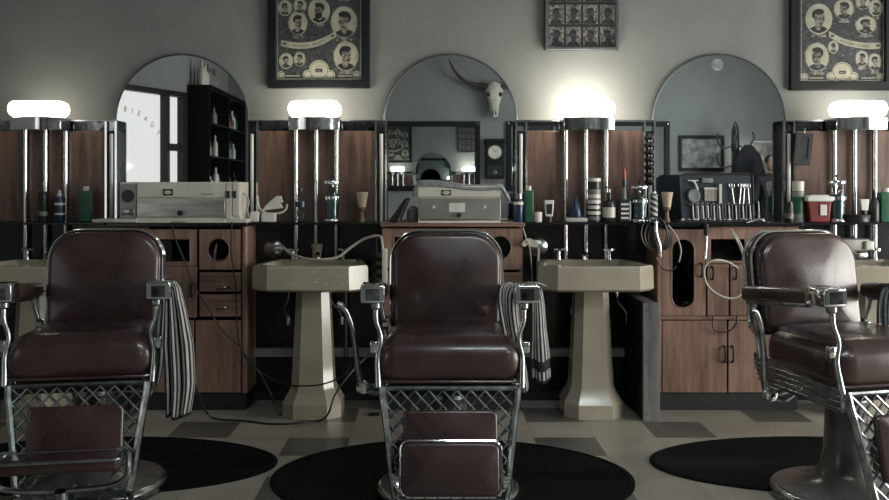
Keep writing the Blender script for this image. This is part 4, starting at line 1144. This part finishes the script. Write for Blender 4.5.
t = thing('sterilizer_cabinet', (PX(460, D), D + .1, CT), 'cream towel steriliser with paper note on its door, behind the middle chair', 'steriliser')
bx(t, 'case', 418, 501, 187, 219.5, D + .012, D + .24, M_cream)
bx(t, 'top_panel', 418, 501, 186, 197, D, D + .014, M_cream)
d = bx(t, 'door', 419, 500.5, 198.5, 218.5, D - .002, D + .014, M_dsteel)
bx(t, 'base_strip', 418, 500.5, 220.6, 223.3, D - .004, D + .2, M_white)
bx(d, 'paper_note', 449, 465, 203, 212, D - .004, D - .001, M_paper, 0)
for p in (434, 485): G().lathe((PX(p, D), D - .002, PZ(207, D)), [(.009, 0), (.009, .003), (.001, .004)], 16, axis='y', sy=1).build('hinge_plate', M_cream, d)
G().lathe((PX(459, D), D - .004, PZ(215, D)), [(.007, 0), (.007, .010), (.013, .013), (.013, .022), (.001, .024)], 18, axis='y').build('knob', M_blackm, d)
bd = bx(t, 'badge', 441.5, 451, 190, 195.5, D - .003, D + .002, M_blackm, .001)
G().extrude(ell(PX(446.2, D), PZ(192.7, D), .021, .010, 20), FR(D - .003), 0, .0015).build('badge_oval', M_white, bd)
text('lettering', 'ALPHA', .012, lambda x, y, z: (PX(446.2, D) + x, D - .0048 - z, PZ(193.5, D) + y), M_dark, bd)
# grey towel laid over it
g = G()
def fn(u, v):
    px = 413 + 97 * u; x = PX(px, D)
    top = PZ(185.8, D) + .006 + .008 * sin(u * 7) * v
    if px > 502: top -= (px - 502) * .010
    if px < 418: top -= (418 - px) * .010
    y = D + .20 - .21 * v
    z = top + .022 * sin(PI * v) * (0.5 + .5 * sin(u * 5 + 1))
    if v > .9: z -= (v - .9) * .14 * (1 + .8 * u)
    return (x, y, z)
g.grid(fn, 40, 20); g.build('draped_cloth', M_gcloth, loc=(PX(461, D), D + .1, PZ(185.8, D)), solid=.006, label='grey cloth laid over the top of the cream steriliser', cat='cloth')
# folded white towel behind left chair top
g = G()
g.rbox((PX(115, 5.0), 5.06, CT + .010), (.25, .16, .020), .009, n=3); g.build('folded_towel', M_cloth, loc=(PX(115, 5.0), 5.06, CT), label='folded pale towel lying in front of the steriliser vent on the left cabinet', cat='towel')
# white appliance with cable at the right of steriliser
D2 = 5.07; x = PX(240, D2)
t = thing('clipper_charger', (PX(238, D2) + .05, D2 + .02, SH), 'small white charging stand right of the metal steriliser', 'charger')
G().rbox((PX(252, D2), 5.17, SH + .03), (.05, .06, .06), .008, n=3).build('stand', M_white, t)
G().tube([at(240, 194, D2), at(245, 194, D2), at(249, 202, D2), at(247, 210, D2), at(250, 218, 5.12)], .005, 6, smooth=5).build('cable', M_wcable, t)
# leather strop leaning, left of middle steriliser
D2 = 5.1
t = thing('leather_strop', (PX(396, D2), D2, CT), 'dark folded leather strop leaning on the middle cabinet top', 'strop')
G().extrude([(PX(388, D2), CT), (PX(399, D2), CT), (PX(408.5, D2), PZ(199, D2)), (PX(405, D2), PZ(198, D2))], FR(D2 + .03), 0, .05).build('strop_body', M_blackm, t, bev=.006)
G().tube([(PX(398.5, D2), D2 - .022, CT + .004), (PX(408, D2), D2 - .022, PZ(199, D2) - .002)], .004, 6).build('edge_binding', M_nickel, t)
lathe_thing('aftershave_bottle', 412, 11, 207, 5.16, [(.9, 0), (1, .1), (1, .8), (.5, .95), (.4, 1)], M_grey, 'squat grey bottle between strop and cream steriliser', 'bottle', z0=CT)

# ------------------------------------------------------------------ open tool case
D = 5.08
t = thing('tool_case', (PX(717, D), D, CT), 'open dark case with elastic loops full of barber tools, on the right cabinet', 'tool case')
lean = .10
def TC(px, py, w2=0):
    z = PZ(py, D); return (PX(px, D), D + (z - CT) * lean - w2, z)
out = [(PX(682, D), CT + .012), (PX(754, D), CT + .012), (PX(754, D), PZ(176, D)), (PX(751, D), PZ(174, D)), (PX(686, D), PZ(174, D)), (PX(681, D), PZ(177, D))]
mp = lambda u, v, w2: (u, D + (v - CT) * lean - w2, v)
M_case = mat('case_blue_lining', (.018, .030, .042), .7, var=.15)
G().extrude(out, mp, -.02, 0).build('lid_panel', M_case, t, bev=.004)
G().tube([mp(a, b2, 0) for a, b2 in out], .006, 8, closed=True).build('lid_edge', M_blackm, t)
tr = G().box(PX(676, D), PX(762, D), D - .065, D + .04, CT, CT + .012).build('tray', M_blackm, t, bev=.003)
G().extrude([(PX(688, D), PZ(203.5, D)), (PX(751, D), PZ(203.5, D)), (PX(751, D), PZ(205.5, D)), (PX(688, D), PZ(205.5, D))], mp, 0, .016).build('elastic_band', M_blackm, t)
px_r = [693, 698, 703, 708, 714, 719.5, 722, 729, 736, 743, 750]
for k, p in enumerate(px_r):
    g = G().tube([TC(p, 219, .012), TC(p - .5, 203, .012)], [.0045, .004], 8)
    g.build('clipper_comb', M_white, loc=TC(p, 219, .012), label='steel tool in the lower loops of the tool case', cat='barber tool', group='steel tools in the lower loops of the tool case')
    G().tube([TC(p + 2.4, 220, .010), TC(p + 2.2, 204.5, .010)], .009, 8).build('black_comb', M_blackm, loc=TC(p + 2.4, 220, .010), label='black comb between the steel tools in the tool case', cat='comb', group='black combs in the tool case')
t2 = thing('safety_razor', TC(695, 205, .01), 'razor with round glass head at the left of the tool case', 'razor')
G().lathe(TC(694, 196, .014), [(.030, -.006), (.036, 0), (.030, .006), (.020, .004)], 20, axis='y', sy=1.1).build('round_head', M_grey, t2)
G().tube([TC(692, 181, .012), TC(695, 182, .012), TC(698, 190, .012)], .006, 8, smooth=3).build('handle', M_white, t2)
G().tube([TC(688.5, 180.5, .012), TC(699, 180.5, .012)], .0035, 6).build('crossbar', M_white, t2)
g = G()
for k in range(9): g.tube([TC(705.5 + k * 1.4, 201, .008), TC(705.5 + k * 1.4, 189, .008)], .0028, 5)
g.extrude([(PX(704.5, D), PZ(189.5, D)), (PX(718, D), PZ(189.5, D)), (PX(718, D), PZ(187.5, D)), (PX(704.5, D), PZ(187.5, D))], mp, .004, .014)
g.build('wide_comb', M_cream, loc=TC(711, 201, .008), label='cream wide comb clipped in the middle of the tool case', cat='comb')
G().rbox(TC(708, 180.5, .008), (.062, .014, .028), .004, n=2).build('sharpening_block', M_grey, loc=TC(708, 183, .008), label='small pale green-grey block at the top of the tool case', cat='block')
G().box(PX(719, D), PX(721.5, D), D - .008, D + .008, PZ(203, D), PZ(184, D)).build('ruler', M_cream, loc=(PX(720, D), D, PZ(203, D)), label='narrow cream ruler right of the wide comb', cat='ruler')
for k, (a, b2) in enumerate(((734, 732), (739, 741), (743, 744.5), (749, 748))):
    t2 = thing('scissors', TC(a, 204, .01), ['leftmost pair of steel scissors', 'second pair of steel scissors from the left', 'third pair of steel scissors from the left', 'rightmost pair of steel scissors'][k] + ' in the upper right of the tool case', 'scissors', 'scissors in the tool case')
    G().tube([TC(a, 205, .012), TC(b2, 188, .012)], [.004, .0055], 6).build('blade', M_nickel, t2)
    for s in (-1, 1): G().tube([TC(b2 + s * 1.2 + 1.4 * cos(q3 * PI / 5), 185.5 - 2.2 * sin(q3 * PI / 5), .014) for q3 in range(10)], .0026, 6, closed=True).build('finger_ring', M_nickel, t2)
random.seed(5)
for k in range(16):
    xx = PX(680 + k * 5.2 + random.uniform(-1, 1), D)
    G().rbox((xx, D - .052, CT + .017), (random.uniform(.010, .022), .012, .009), .003, n=2).build('guard_clip', M_nickel if k % 3 else M_white, loc=(xx, D - .052, CT + .012), label='small bright clip lying along the front tray of the tool case', cat='clip', group='small clips along the tool case tray')
t2 = G().tube([at(747, 223, 4.995), at(758, 219.5, 4.995), at(764, 221.5, 4.995)], [.006, .010, .006], 8, smooth=4)
t2.build('straight_razor', M_nickel, loc=at(756, 221, 4.995), label='bright razor lying on the tray edge at the right of the tool case', cat='razor')

# ------------------------------------------------------------------ things at the basins
D = 5.25
t = thing('spray_hose', (PX(272, D), 5.29, PZ(249, D)), 'pale rubber spray hose looping from a round wall plate to the middle cabinet', 'hose')
G().lathe((PX(272, D), 5.299, PZ(249, D)), [(.055, 0), (.055, .006), (.040, .016), (.018, .022), (.018, .045), (.001, .046)], 26, axis='y').build('wall_plate', M_nickel, t)
pts = [at(272, 246, 5.24), at(281, 246, 5.18), at(290, 253, 5.12), at(305, 258.5, 5.05), at(322, 259.5, 5.02), at(338, 257, 5.03), at(350, 248, 5.05), at(362, 240, 5.05), at(372, 236.5, 5.03), at(379, 236, 5.02), at(381.5, 239, 5.0), at(383, 252, 4.99)]
G().tube(pts, .0078, 10, smooth=6).build('hose', M_wcable, t)
G().tube([at(376.5, 236, 5.05), at(376.8, 252, 5.05)], .008, 8).build('hose_clamp', M_dark, t)
D = 5.0
t = thing('power_strip', at(384.5, 285, D), 'ivory power strip with black plugs on the left side of the middle cabinet', 'power strip')
G().rbox((PX(384.7, D), D - .002, PZ(267, D)), (.030, .03, .205), .005, n=2).build('strip_body', M_cream, t)
for k in range(4):
    z = PZ(255 + k * 8.5, D)
    p = G().rbox((PX(378.8, D), D, z), (.034, .03, .030), .007, n=2).build('plug', M_blackm, t)
    G().tube([(PX(376, D), D, z), (PX(373 - k, D), D + .02, z - .03), (PX(376, D), D + .04, z - .10)], .004, 6, smooth=4).build('plug_cable', M_cable, p)
D = 4.96
lathe_thing('shaving_mug', 317, 12.5, 244, 5.235, [(.70, 0), (.75, .02), (.72, .3), (.95, .97), (1, 1), (.9, 1), (.65, .35), (.1, .33)], M_beige, 'beige tumbler standing on the rim of the basin with the spray hose', 'tumbler', z0=PZ(266.5, 4.74) - .0015)
# round wall plate with coiled cable near third basin
D = 5.27
t = thing('cable_outlet', (PX(538.5, D), 5.29, PZ(247, D)), 'round metal wall outlet with bundled pale cable beside the middle cabinet', 'outlet')
G().lathe((PX(538.5, D), 5.299, PZ(247, D)), [(.056, 0), (.056, .006), (.035, .016), (.020, .020), (.020, .03), (.001, .032)], 26, axis='y').build('wall_plate', M_nickel, t)
for k in range(4):
    G().tube([at(538, 243 + k, 5.22), at(531, 240 + k * 1.5, 5.12), at(525, 246 - k * 1.0, 5.02), at(522 + k, 243 - k, 5.0), at(530, 239 + k * 2.2, 5.10), at(537, 247, 5.2)], .004, 6, smooth=5).build('cable_loop', M_wcable, t)
G().tube([at(538.5, 248, 5.22), at(538, 262, 5.2), at(536.5, 285, 5.22)], .008, 8, smooth=4).build('cable', M_wcable, t)
G().tube([at(523, 228, 5.0), at(526, 238, 5.0), at(530, 250, 5.05), at(532, 275, 5.15), at(534, 300, 5.2)], .004, 6, smooth=5).build('cable', M_wcable, t)
# metal lather machine on the far right basin
D = 5.19; zr = PZ(266.5, 4.74) - .0015
t = thing('lather_machine', (PX(848, D), D, zr), 'small boxy metal lather machine on the far right basin', 'lather machine')
G().rbox((PX(847, D), D + .025, PZ(247, D) + .012), (.24, .11, .075), .012, n=3).build('housing', M_dsteel, t)
G().rbox((PX(866, D), D - .035, PZ(247, D) + .012), (.05, .03, .05), .008, n=2).build('spout_block', M_white, t)
G().rbox((PX(860, D), D + .045, (zr + PZ(252, D)) / 2), (.12, .06, PZ(252, D) - zr), .01, n=2).build('foot', M_nickel, t)

# clipper with coiled black cord hanging at the left of right cabinet
D = 4.98
t = thing('hanging_clipper', at(659, 257, D), 'chrome clipper hanging in a tangle of black cord, left of the oval door', 'clipper')
G().tube([at(656, 222, D), at(656, 234, D), at(659, 246, D), at(660.5, 257, D)], [.008, .013, .016, .008], 12, smooth=4).build('clipper_body', M_chrome, t)
for k in range(4):
    c = (654 + k * 2.5, 233 + k * 2)
    G().tube([at(c[0] + (13 - k) * cos(a * PI / 8), c[1] + (17 - 2 * k) * sin(a * PI / 8), D + .004 * k) for a in range(16)], .0045, 6, closed=True).build('cord_coil', M_cable, t)
G().tube([at(668, 225, D), at(676, 235, D), at(681, 250, D), at(679, 262, D)], .004, 6, smooth=5).build('cord', M_wcable, t)
G().tube([at(656, 257, D), at(662, 268, D), at(671, 270.5, D), at(677, 266, D)], .0045, 6, smooth=5).build('cord', M_cable, t)
t = thing('hanging_clipper', at(706, 258, D), 'slim dark clipper with chrome tip hanging right of the oval door', 'clipper')
G().tube([at(706, 224, D), at(706, 236, D)], [.015, .012], 12).build('clipper_body', M_blackm, t)
G().tube([at(706.5, 234, D), at(706, 247, D), at(705, 259, D)], [.008, .007, .010], 10, smooth=3).build('chrome_tip', M_chrome, t)
# ivory cable loop by right chair
D = 4.9
G().tube([at(731, 229, 4.99), at(733, 233, D), at(742, 252, D), at(746, 275, D), at(744, 290, D), at(735, 298, D), at(721, 296, D), at(708, 286, D), at(704, 272, D), at(708, 263, D), at(717, 260, D), at(728, 262, 4.95), at(738, 268, 4.99)], .0058, 8, smooth=8).build('ivory_cable', M_wcable, loc=at(731, 230, D), label='ivory cable hanging in a big loop in front of the right cabinet', cat='cable')
G().tube([at(731, 229, 4.99), at(737, 237, D), at(744, 255, D), at(746, 285, D)], .005, 8, smooth=8).build('ivory_cable', M_wcable, loc=at(733, 230, D), label='shorter ivory cable running down beside the big loop', cat='cable')
D = 5.0
G().tube([at(713, 316, D), at(713, 326, D), at(718, 332, D), at(729, 331, D), at(736, 324, D), at(737, 316, D)], .005, 8, smooth=6).build('black_cable', M_cable, loc=at(713, 316, D), label='black cable drooping over the lower doors of the right cabinet', cat='cable')
# black cables at the left cabinet and floor
def fl(px, py): # on the floor
    Dd = FPX * CAMH / (py - VY); return (PX(px, Dd), Dd, .006)
D = 4.97
G().tube([at(172, 222, 4.995), at(174, 235, D), at(182, 255, D), at(194, 285, D), at(208, 308, D), at(222, 330, D), at(240, 347, D), at(248, 362, D), at(259, 372, D - .02), at(268, 388, D - .03), fl(281, 416), fl(300, 418.5), fl(322, 418)], .0048, 8, smooth=7).build('black_cable', M_cable, loc=at(172, 222, D), label='black cable running from the metal steriliser down across the left cabinet doors to the floor', cat='cable')
G().tube([at(232, 222, 4.995), at(231, 250, D), at(236, 290, D), at(237, 330, D), at(243, 352, D), at(262, 373, D), at(285, 384, D), at(305, 386, 4.8), at(327, 383, 4.8), at(345, 374, 4.8), at(352, 362, 4.8)], .0042, 8, smooth=7).build('black_cable', M_cable, loc=at(232, 222, D), label='thin black cable hanging past the porthole and across the basin foot', cat='cable')
G().tube([at(191, 370, D), at(197, 390, D), fl(207, 414), fl(217, 420), fl(245, 422), fl(270, 425), fl(295, 424.5), fl(318, 422), (at(328, 414, 4.62)), at(335, 395, 4.65), at(348, 376, 4.7), at(365, 358, 4.8), at(377, 345, 4.95), at(378, 300, 4.99)], .0052, 8, smooth=7).build('black_cable', M_cable, loc=fl(245, 422), label='black power cable lying on the floor tiles in front of the basin foot', cat='cable')
g = G(); g.rbox((fl(374, 415)[0], fl(374, 415)[1], .004), (.06, .05, .008), .003, n=2); g.build('floor_plate', M_dark, loc=fl(374, 415), label='small dark oval plate on the floor left of the middle chair', cat='plate')

# ------------------------------------------------------------------ rear of the shop (seen in the mirrors)
YB = B_
KB = (2 * 5.37 - B_) / FPX
def RX(px): return (px - VX) * KB
def RZ(py): return CAMH - (py - VY) * KB
for i, (a, b2) in enumerate(((300, 480), (506, 669))):
    x0, x1, z0, z1 = RX(a), RX(b2), RZ(191), RZ(121.5)
    t = thing('framed_wall_mirror', ((x0 + x1) / 2, YB, z0), ['wide dark-framed mirror on the rear wall, reflected left of the clock', 'wide dark-framed mirror on the rear wall, reflected right of the clock'][i], 'mirror', 'dark framed mirrors on the rear wall')
    mpb = lambda u, v, w2: (u, YB + .003 + w2, v)
    G().holed((x0, x1, z0, z1), [(x0 + .075, z0 + .075), (x1 - .075, z0 + .075), (x1 - .075, z1 - .075), (x0 + .075, z1 - .075)], mpb, 0, .035).build('frame', M_frame, t, bev=.005)
    G().extrude([(x0 + .07, z0 + .07), (x1 - .07, z0 + .07), (x1 - .07, z1 - .07), (x0 + .07, z1 - .07)], mpb, .004, .010).build('mirror_glass', M_mirror, t)
    for (a2, b3) in ((x0 + .035, z1 - .035), (x1 - .035, z1 - .035)):
        G().lathe((a2, YB + .045, b3), [(.001, -.006), (.010, -.004), (.012, .008)], 10, axis='y').build('screw', M_chrome, t)
# longhorn skull
sx, sz = RX(493.5), RZ(100)
t = thing('longhorn_skull', (sx, YB + .12, sz - .26), 'bleached longhorn skull with wide dark horns on the rear wall, seen in the middle mirror', 'skull')
g = G(); Y0 = YB + .12
prof = [(.02, -.26, .05), (.05, -.24, .07), (.062, -.16, .07), (.075, -.06, .08), (.115, .04, .09), (.125, .12, .09), (.10, .20, .07), (.04, .235, .04)]
n = 18
loops = [[(sx + r * cos(2 * PI * k / n), Y0 + d * .8 * sin(2 * PI * k / n), sz + z) for k in range(n)] for r, z, d in prof]
loft(g, loops); g.build('skull_bone', M_bone, t)
for s in (-1, 1):
    G().rbox((sx + s * .085, Y0 + .055, sz + .06), (.05, .03, .06), .014, n=3).build('eye_socket', M_blackm, t)
    G().rbox((sx + s * .02, Y0 + .05, sz - .20), (.018, .03, .06), .008, n=2).build('nostril', M_blackm, t)
    G().tube([(sx + s * .08, Y0, sz + .17), (sx + s * .22, Y0, sz + .19), (sx + s * .40, Y0 + .03, sz + .24), (sx + s * .55, Y0 + .05, sz + .38), (sx + s * .64, Y0 + .05, sz + .56)], [.04, .034, .026, .018, .004], 12, smooth=5).build('horn', M_horn, t)
# pendulum wall clock
x0, x1, z0, z1 = RX(485), RX(503.5), RZ(179), RZ(140)
t = thing('wall_clock', ((x0 + x1) / 2, YB, z0), 'dark wooden pendulum wall clock below the skull, seen in the middle mirror', 'clock')
xc = (x0 + x1) / 2
G().box(x0, x1, YB + .002, YB + .10, z0, z1).build('clock_case', M_frame, t, bev=.008)
G().box(x0 - .015, x1 + .015, YB + .002, YB + .115, z1 - .03, z1 + .01).build('cornice', M_frame, t, bev=.006)
def FB(Y): return lambda u, v, w2: (u, Y + w2, v)
dl = G().extrude(ell(xc, RZ(152.5), .092, .092, 32), FB(YB + .10), 0, .006).build('dial', M_cream, t)
for a, l in ((.9, .05), (-.6, .07)):
    G().tube([(xc, YB + .108, RZ(152.5)), (xc + l * sin(a), YB + .108, RZ(152.5) + l * cos(a))], .003, 5).build('hand', M_blackm, dl)
G().tube([(xc + .095 * cos(k * PI / 16), YB + .104, RZ(152.5) + .095 * sin(k * PI / 16)) for k in range(32)], .006, 6, closed=True).build('dial_rim', M_brown, dl)
G().extrude(rrect(.20, .16, .02, cx=xc, cy=z0 + .12), FB(YB + .10), 0, .003).build('pendulum_window', M_dark, t)
G().lathe((xc, YB + .108, z0 + .09), [(.001, -.004), (.026, -.002), (.026, .002), (.001, .004)], 18, axis='y').tube([(xc, YB + .108, z0 + .09), (xc, YB + .108, z0 + .19)], .003, 5).build('pendulum', M_nickel, t)
# framed landscape print
x0, x1, z0, z1 = RX(678), RX(723.5), RZ(171), RZ(135.5)
t = thing('framed_print', ((x0 + x1) / 2, YB, z0), 'black-framed pale print on the rear wall left of the coat rack', 'picture')
G().holed((x0, x1, z0, z1), [(x0 + .045, z0 + .045), (x1 - .045, z0 + .045), (x1 - .045, z1 - .045), (x0 + .045, z1 - .045)], FB(YB + .003), 0, .03).build('frame', M_frame, t, bev=.004)
M_print = mat('mottled_print', (.42, .42, .37), .6, scale=9, col2=(.10, .11, .11))
G().extrude([(x0 + .04, z0 + .04), (x1 - .04, z0 + .04), (x1 - .04, z1 - .04), (x0 + .04, z1 - .04)], FB(YB + .004), 0, .006).build('print_sheet', M_print, t)
x0, x1, z0, z1 = RX(752), RX(774), RZ(186), RZ(142)
t = thing('wall_notice', ((x0 + x1) / 2, YB, z0), 'pale unframed sheet on the rear wall right of the coat rack', 'notice')
G().box(x0, x1, YB + .002, YB + .012, z0, z1).build('sheet', M_print, t)
G().holed((x0 - .01, x1 + .01, z0 - .01, z1 + .01), [(x0 + .004, z0 + .004), (x1 - .004, z0 + .004), (x1 - .004, z1 - .004), (x0 + .004, z1 - .004)], FB(YB + .002), 0, .018).build('edge_strip', M_white, t)
# coat rack with coats
xr, yr = PX(735, 12.2), 2 * 5.37 - 12.2
kr = 12.2 / FPX
zt6 = CAMH - (121 - VY) * kr
t = thing('coat_rack', (xr, yr, 0), 'turned wooden coat rack with upturned hooks near the rear wall', 'coat rack')
G().lathe((xr, yr, 0), [(.05, .35), (.03, .45), (.028, .9), (.04, 1.2), (.05, 1.45), (.05, 1.65), (.055, 1.85), (.045, zt6 - .22), (.035, zt6 - .2), (.05, zt6 - .14), (.03, zt6 - .06), (.02, zt6 - .03), (.001, zt6)], 16).build('post', M_dbrown, t)
for k in range(4):
    a = k * PI / 2 + .5
    G().tube([(xr + .03 * cos(a), yr + .03 * sin(a), .45), (xr + .2 * cos(a), yr + .2 * sin(a), .30), (xr + .3 * cos(a), yr + .3 * sin(a), .012)], [.02, .018, .018], 8, smooth=4).build('leg', M_dbrown, t)
    for zz in (1.68, 1.95):
        G().tube([(xr + .05 * cos(a), yr + .05 * sin(a), zz - .12), (xr + .17 * cos(a), yr + .17 * sin(a), zz - .14), (xr + .24 * cos(a), yr + .24 * sin(a), zz - .02), (xr + .22 * cos(a), yr + .22 * sin(a), zz + .06)], .011, 8, smooth=4).build('hook', M_dbrown, t)
def coat(x, y, ztop, hh, wd, label):
    g = G(); n = 20; loops = []
    for k in range(9):
        f2 = k / 8
        r = wd * (.25 + .75 * math.sqrt(min(1, f2 * 3))) * (1 + .15 * f2)
        loops.append([(x + r * cos(2 * PI * j / n) * (1 + .06 * sin(5 * j + k)), y + r * .55 * sin(2 * PI * j / n) * (1 + .1 * cos(4 * j)), ztop - hh * f2) for j in range(n)])
    loft(g, loops); g.build('hanging_coat', M_coat, loc=(x, y, ztop - hh), label=label, cat='coat', group='dark coats on the coat rack')
coat(xr + .13, yr + .13, 1.84, .95, .20, 'dark coat hanging on the rack hook nearer the mirrors')
coat(xr + .36, yr - .05, 1.50, .85, .15, 'dark long coat hanging on the outer side of the coat rack')
# added rear sconce half hidden by the coats, makes the glow around the rack
lx, lz = RX(742), RZ(157)
t = thing('wall_lamp', (lx, YB, lz), 'small added opal lamp on the rear wall, behind the coat rack', 'lamp')
G().lathe((lx, YB + .004, lz), [(.05, 0), (.05, -.012), (.02, -.03), (.02, -.06)], 20, axis='y').build('wall_rose', M_nickel, t)
G().rbox((lx, YB + .10, lz), (.12, .10, .12), .045, n=5).build('lamp_shade', M_lit[1], t)
# left book case with bottles
yb0, yb1, xb0 = -1.85, .24, -2.79
xb1 = PX(210, 2 * 5.37 - yb1)
zb7 = 2.46
t = thing('tall_shelf_unit', ((xb0 + xb1) / 2, (yb0 + yb1) / 2, 0), 'tall dark shelf unit beside the lettered window, seen in the left mirror', 'shelf unit')
G().box(xb0, xb0 + .015, yb0, yb1, 0, zb7).build('back_panel', M_frame, t)
for y in (yb0, -.80, yb1 - .02): G().box(xb0 + .015, xb1, y, y + .02, 0, zb7 - .02).build('upright', M_frame, t)
for k in range(7):
    z = .06 + k * .395
    G().box(xb0 + .015, xb1, yb0 + .02, yb1 - .02, z - .02, z).build('shelf_board', M_frame, t)
G().box(xb0, xb1 + .02, yb0 - .02, yb1 + .01, zb7 - .02, zb7).build('top_board', M_frame, t)
random.seed(21)
kk = 0
mats = [M_white, M_cream, M_dark, M_green, M_grey, M_brown, M_jar, M_red]
def bottle_at(x, y, z, r, h, mt, label, group):
    G().lathe((x, y, z), [(r * .95, 0), (r, .01), (r, h * .6), (r * .4, h * .75), (r * .35, h * .97), (r * .2, h)], 14).build('glass_bottle', mt, loc=(x, y, z), label=label, cat='bottle', group=group)
for lv in range(3, 6):
    z = .06 + lv * .395
    for y in [-1.7 + .17 * j for j in range(12)]:
        if abs(y + .79) < .06 or y > .16: continue
        bottle_at((xb0 + xb1) / 2 + random.uniform(-.02, .04), y, z + .0005, random.uniform(.03, .045), random.uniform(.14, .28), random.choice(mats), 'bottle standing on a board of the tall dark shelf unit', 'bottles in the tall shelf unit')
for j in range(5):
    bottle_at((xb0 + xb1) / 2, .10 - .16 * j, zb7 + .0005, .05, .30 - .03 * (j % 2), M_cream if j < 2 else M_grey, 'pale tapered bottle on top of the tall dark shelf unit', 'bottles on top of the tall shelf unit')
# rear counter with bottles, under the right rear mirror
x0, x1 = 1.35, 3.75
t = thing('rear_counter', ((x0 + x1) / 2, YB + .2, 0), 'dark counter against the rear wall under the framed mirror', 'counter')
G().box(x0, x1, YB + .01, YB + .40, 0, 1.02).build('cabinet_body', M_cab, t, bev=.004)
G().box(x0 - .02, x1 + .02, YB + .005, YB + .43, 1.021, 1.05).build('countertop', M_black, t, bev=.003)
for k in range(4):
    d = G().box(x0 + .02 + k * .60, x0 + .60 + k * .60, YB + .401, YB + .417, .10, .98).build('door', M_cab2, t, bev=.003)
    G().tube([(x0 + .55 + k * .6, YB + .417, .6), (x0 + .55 + k * .6, YB + .437, .62), (x0 + .55 + k * .6, YB + .437, .68), (x0 + .55 + k * .6, YB + .417, .70)], .005, 6, smooth=3).build('handle', M_nickel, d)
for k in range(18):
    bottle_at(x0 + .1 + k * .133, YB + random.uniform(.12, .32), 1.0505, random.uniform(.03, .05), random.uniform(.15, .36), random.choice(mats), 'bottle standing on the rear counter', 'bottles on the rear counter')

# ------------------------------------------------------------------ person at the rear
px_, py_ = PX(772, 11.6), 2 * 5.37 - 11.6
def person(x, y, rot, label):
    t = thing('person', (0, 0, 0), label, 'person')
    me = bpy.data.meshes.new('body')
    V = [(0, 0, .90, .13), (0, 0, 1.10, .125), (0, .01, 1.28, .15), (0, .02, 1.40, .085), (0, .0, 1.48, .052),
         (.09, 0, .86, .09), (.10, -.01, .48, .062), (.10, .02, .09, .042), (.10, -.11, .035, .035),
         (-.09, 0, .86, .09), (-.10, -.01, .48, .062), (-.10, .02, .09, .042), (-.10, -.11, .035, .035),
         (.17, .01, 1.36, .065), (.225, .02, 1.10, .045), (.20, -.08, .88, .030), (.195, -.12, .80, .024),
         (-.17, .01, 1.36, .065), (-.225, .02, 1.10, .045), (-.20, -.08, .88, .030), (-.195, -.12, .80, .024)]
    E = [(0, 1), (1, 2), (2, 3), (3, 4), (0, 5), (5, 6), (6, 7), (7, 8), (0, 9), (9, 10), (10, 11), (11, 12), (2, 13), (13, 14), (14, 15), (15, 16), (2, 17), (17, 18), (18, 19), (19, 20)]
    # five fingers per hand
    for s, h in ((1, 16), (-1, 20)):
        hx, hy, hz = V[h][:3]
        for k, (dx, l) in enumerate(((-.018, .065), (-.006, .075), (.006, .070), (.018, .055))):
            a = len(V); V.append((hx + dx * .6, hy - .012 - .004 * k, hz - .035, .008)); V.append((hx + dx, hy - .018, hz - .035 - l, .006)); E += [(h, a), (a, a + 1)]
        a = len(V); V.append((hx - s * .012, hy - .03, hz - .01, .009)); V.append((hx - s * .02, hy - .045, hz - .045, .007)); E += [(h, a), (a, a + 1)]
    me.from_pydata([v[:3] for v in V], E, [])
    o = bpy.data.objects.new('body', me); COL.objects.link(o); o.parent = t; WL[o.name] = Vector((0, 0, 0))
    sk = o.modifiers.new('skin', 'SKIN')
    me.skin_vertices[0].data[0].use_root = True
    for i, v in enumerate(V): me.skin_vertices[0].data[i].radius = (v[3], v[3])
    ss = o.modifiers.new('sub', 'SUBSURF'); ss.levels = 2; ss.render_levels = 2
    me.materials.append(M_coat)
    hd = G().rbox((0, -.005, 1.575), (.150, .19, .225), .075, n=6, fn=lambda p: (p.x * (1 - .35 * max(0, (1.56 - p.z) / .12)), p.y, p.z)).build('head', M_skin, t)
    G().lathe((0, 0, 0), [(.046, 1.42), (.046, 1.52)], 14).build('neck', M_skin, t)
    G().rbox((0, .015, 1.612), (.172, .195, .17), .08, n=6).build('hair', M_hair, t)
    G().tube([(0, -.095, 1.59), (0, -.118, 1.555), (0, -.100, 1.548)], [.008, .014, .008], 8).build('nose', M_skin, hd)
    G().rbox((0, -.096, 1.515), (.045, .012, .012), .005, n=2).build('mouth', M_red, hd)
    for s in (-1, 1):
        G().lathe((s * .033, -.088, 1.585), [(.001, -.010), (.010, -.006), (.013, 0), (.010, .006), (.001, .010)], 12).build('eye', M_white, hd)
        G().rbox((s * .078, .0, 1.57), (.014, .032, .055), .006, n=2).build('ear', M_skin, hd)
    t.location = (x, y, 0); t.rotation_euler = (0, 0, rot)
person(px_, py_, PI, 'person in dark clothes standing at the rear, seen in the right arched mirror')
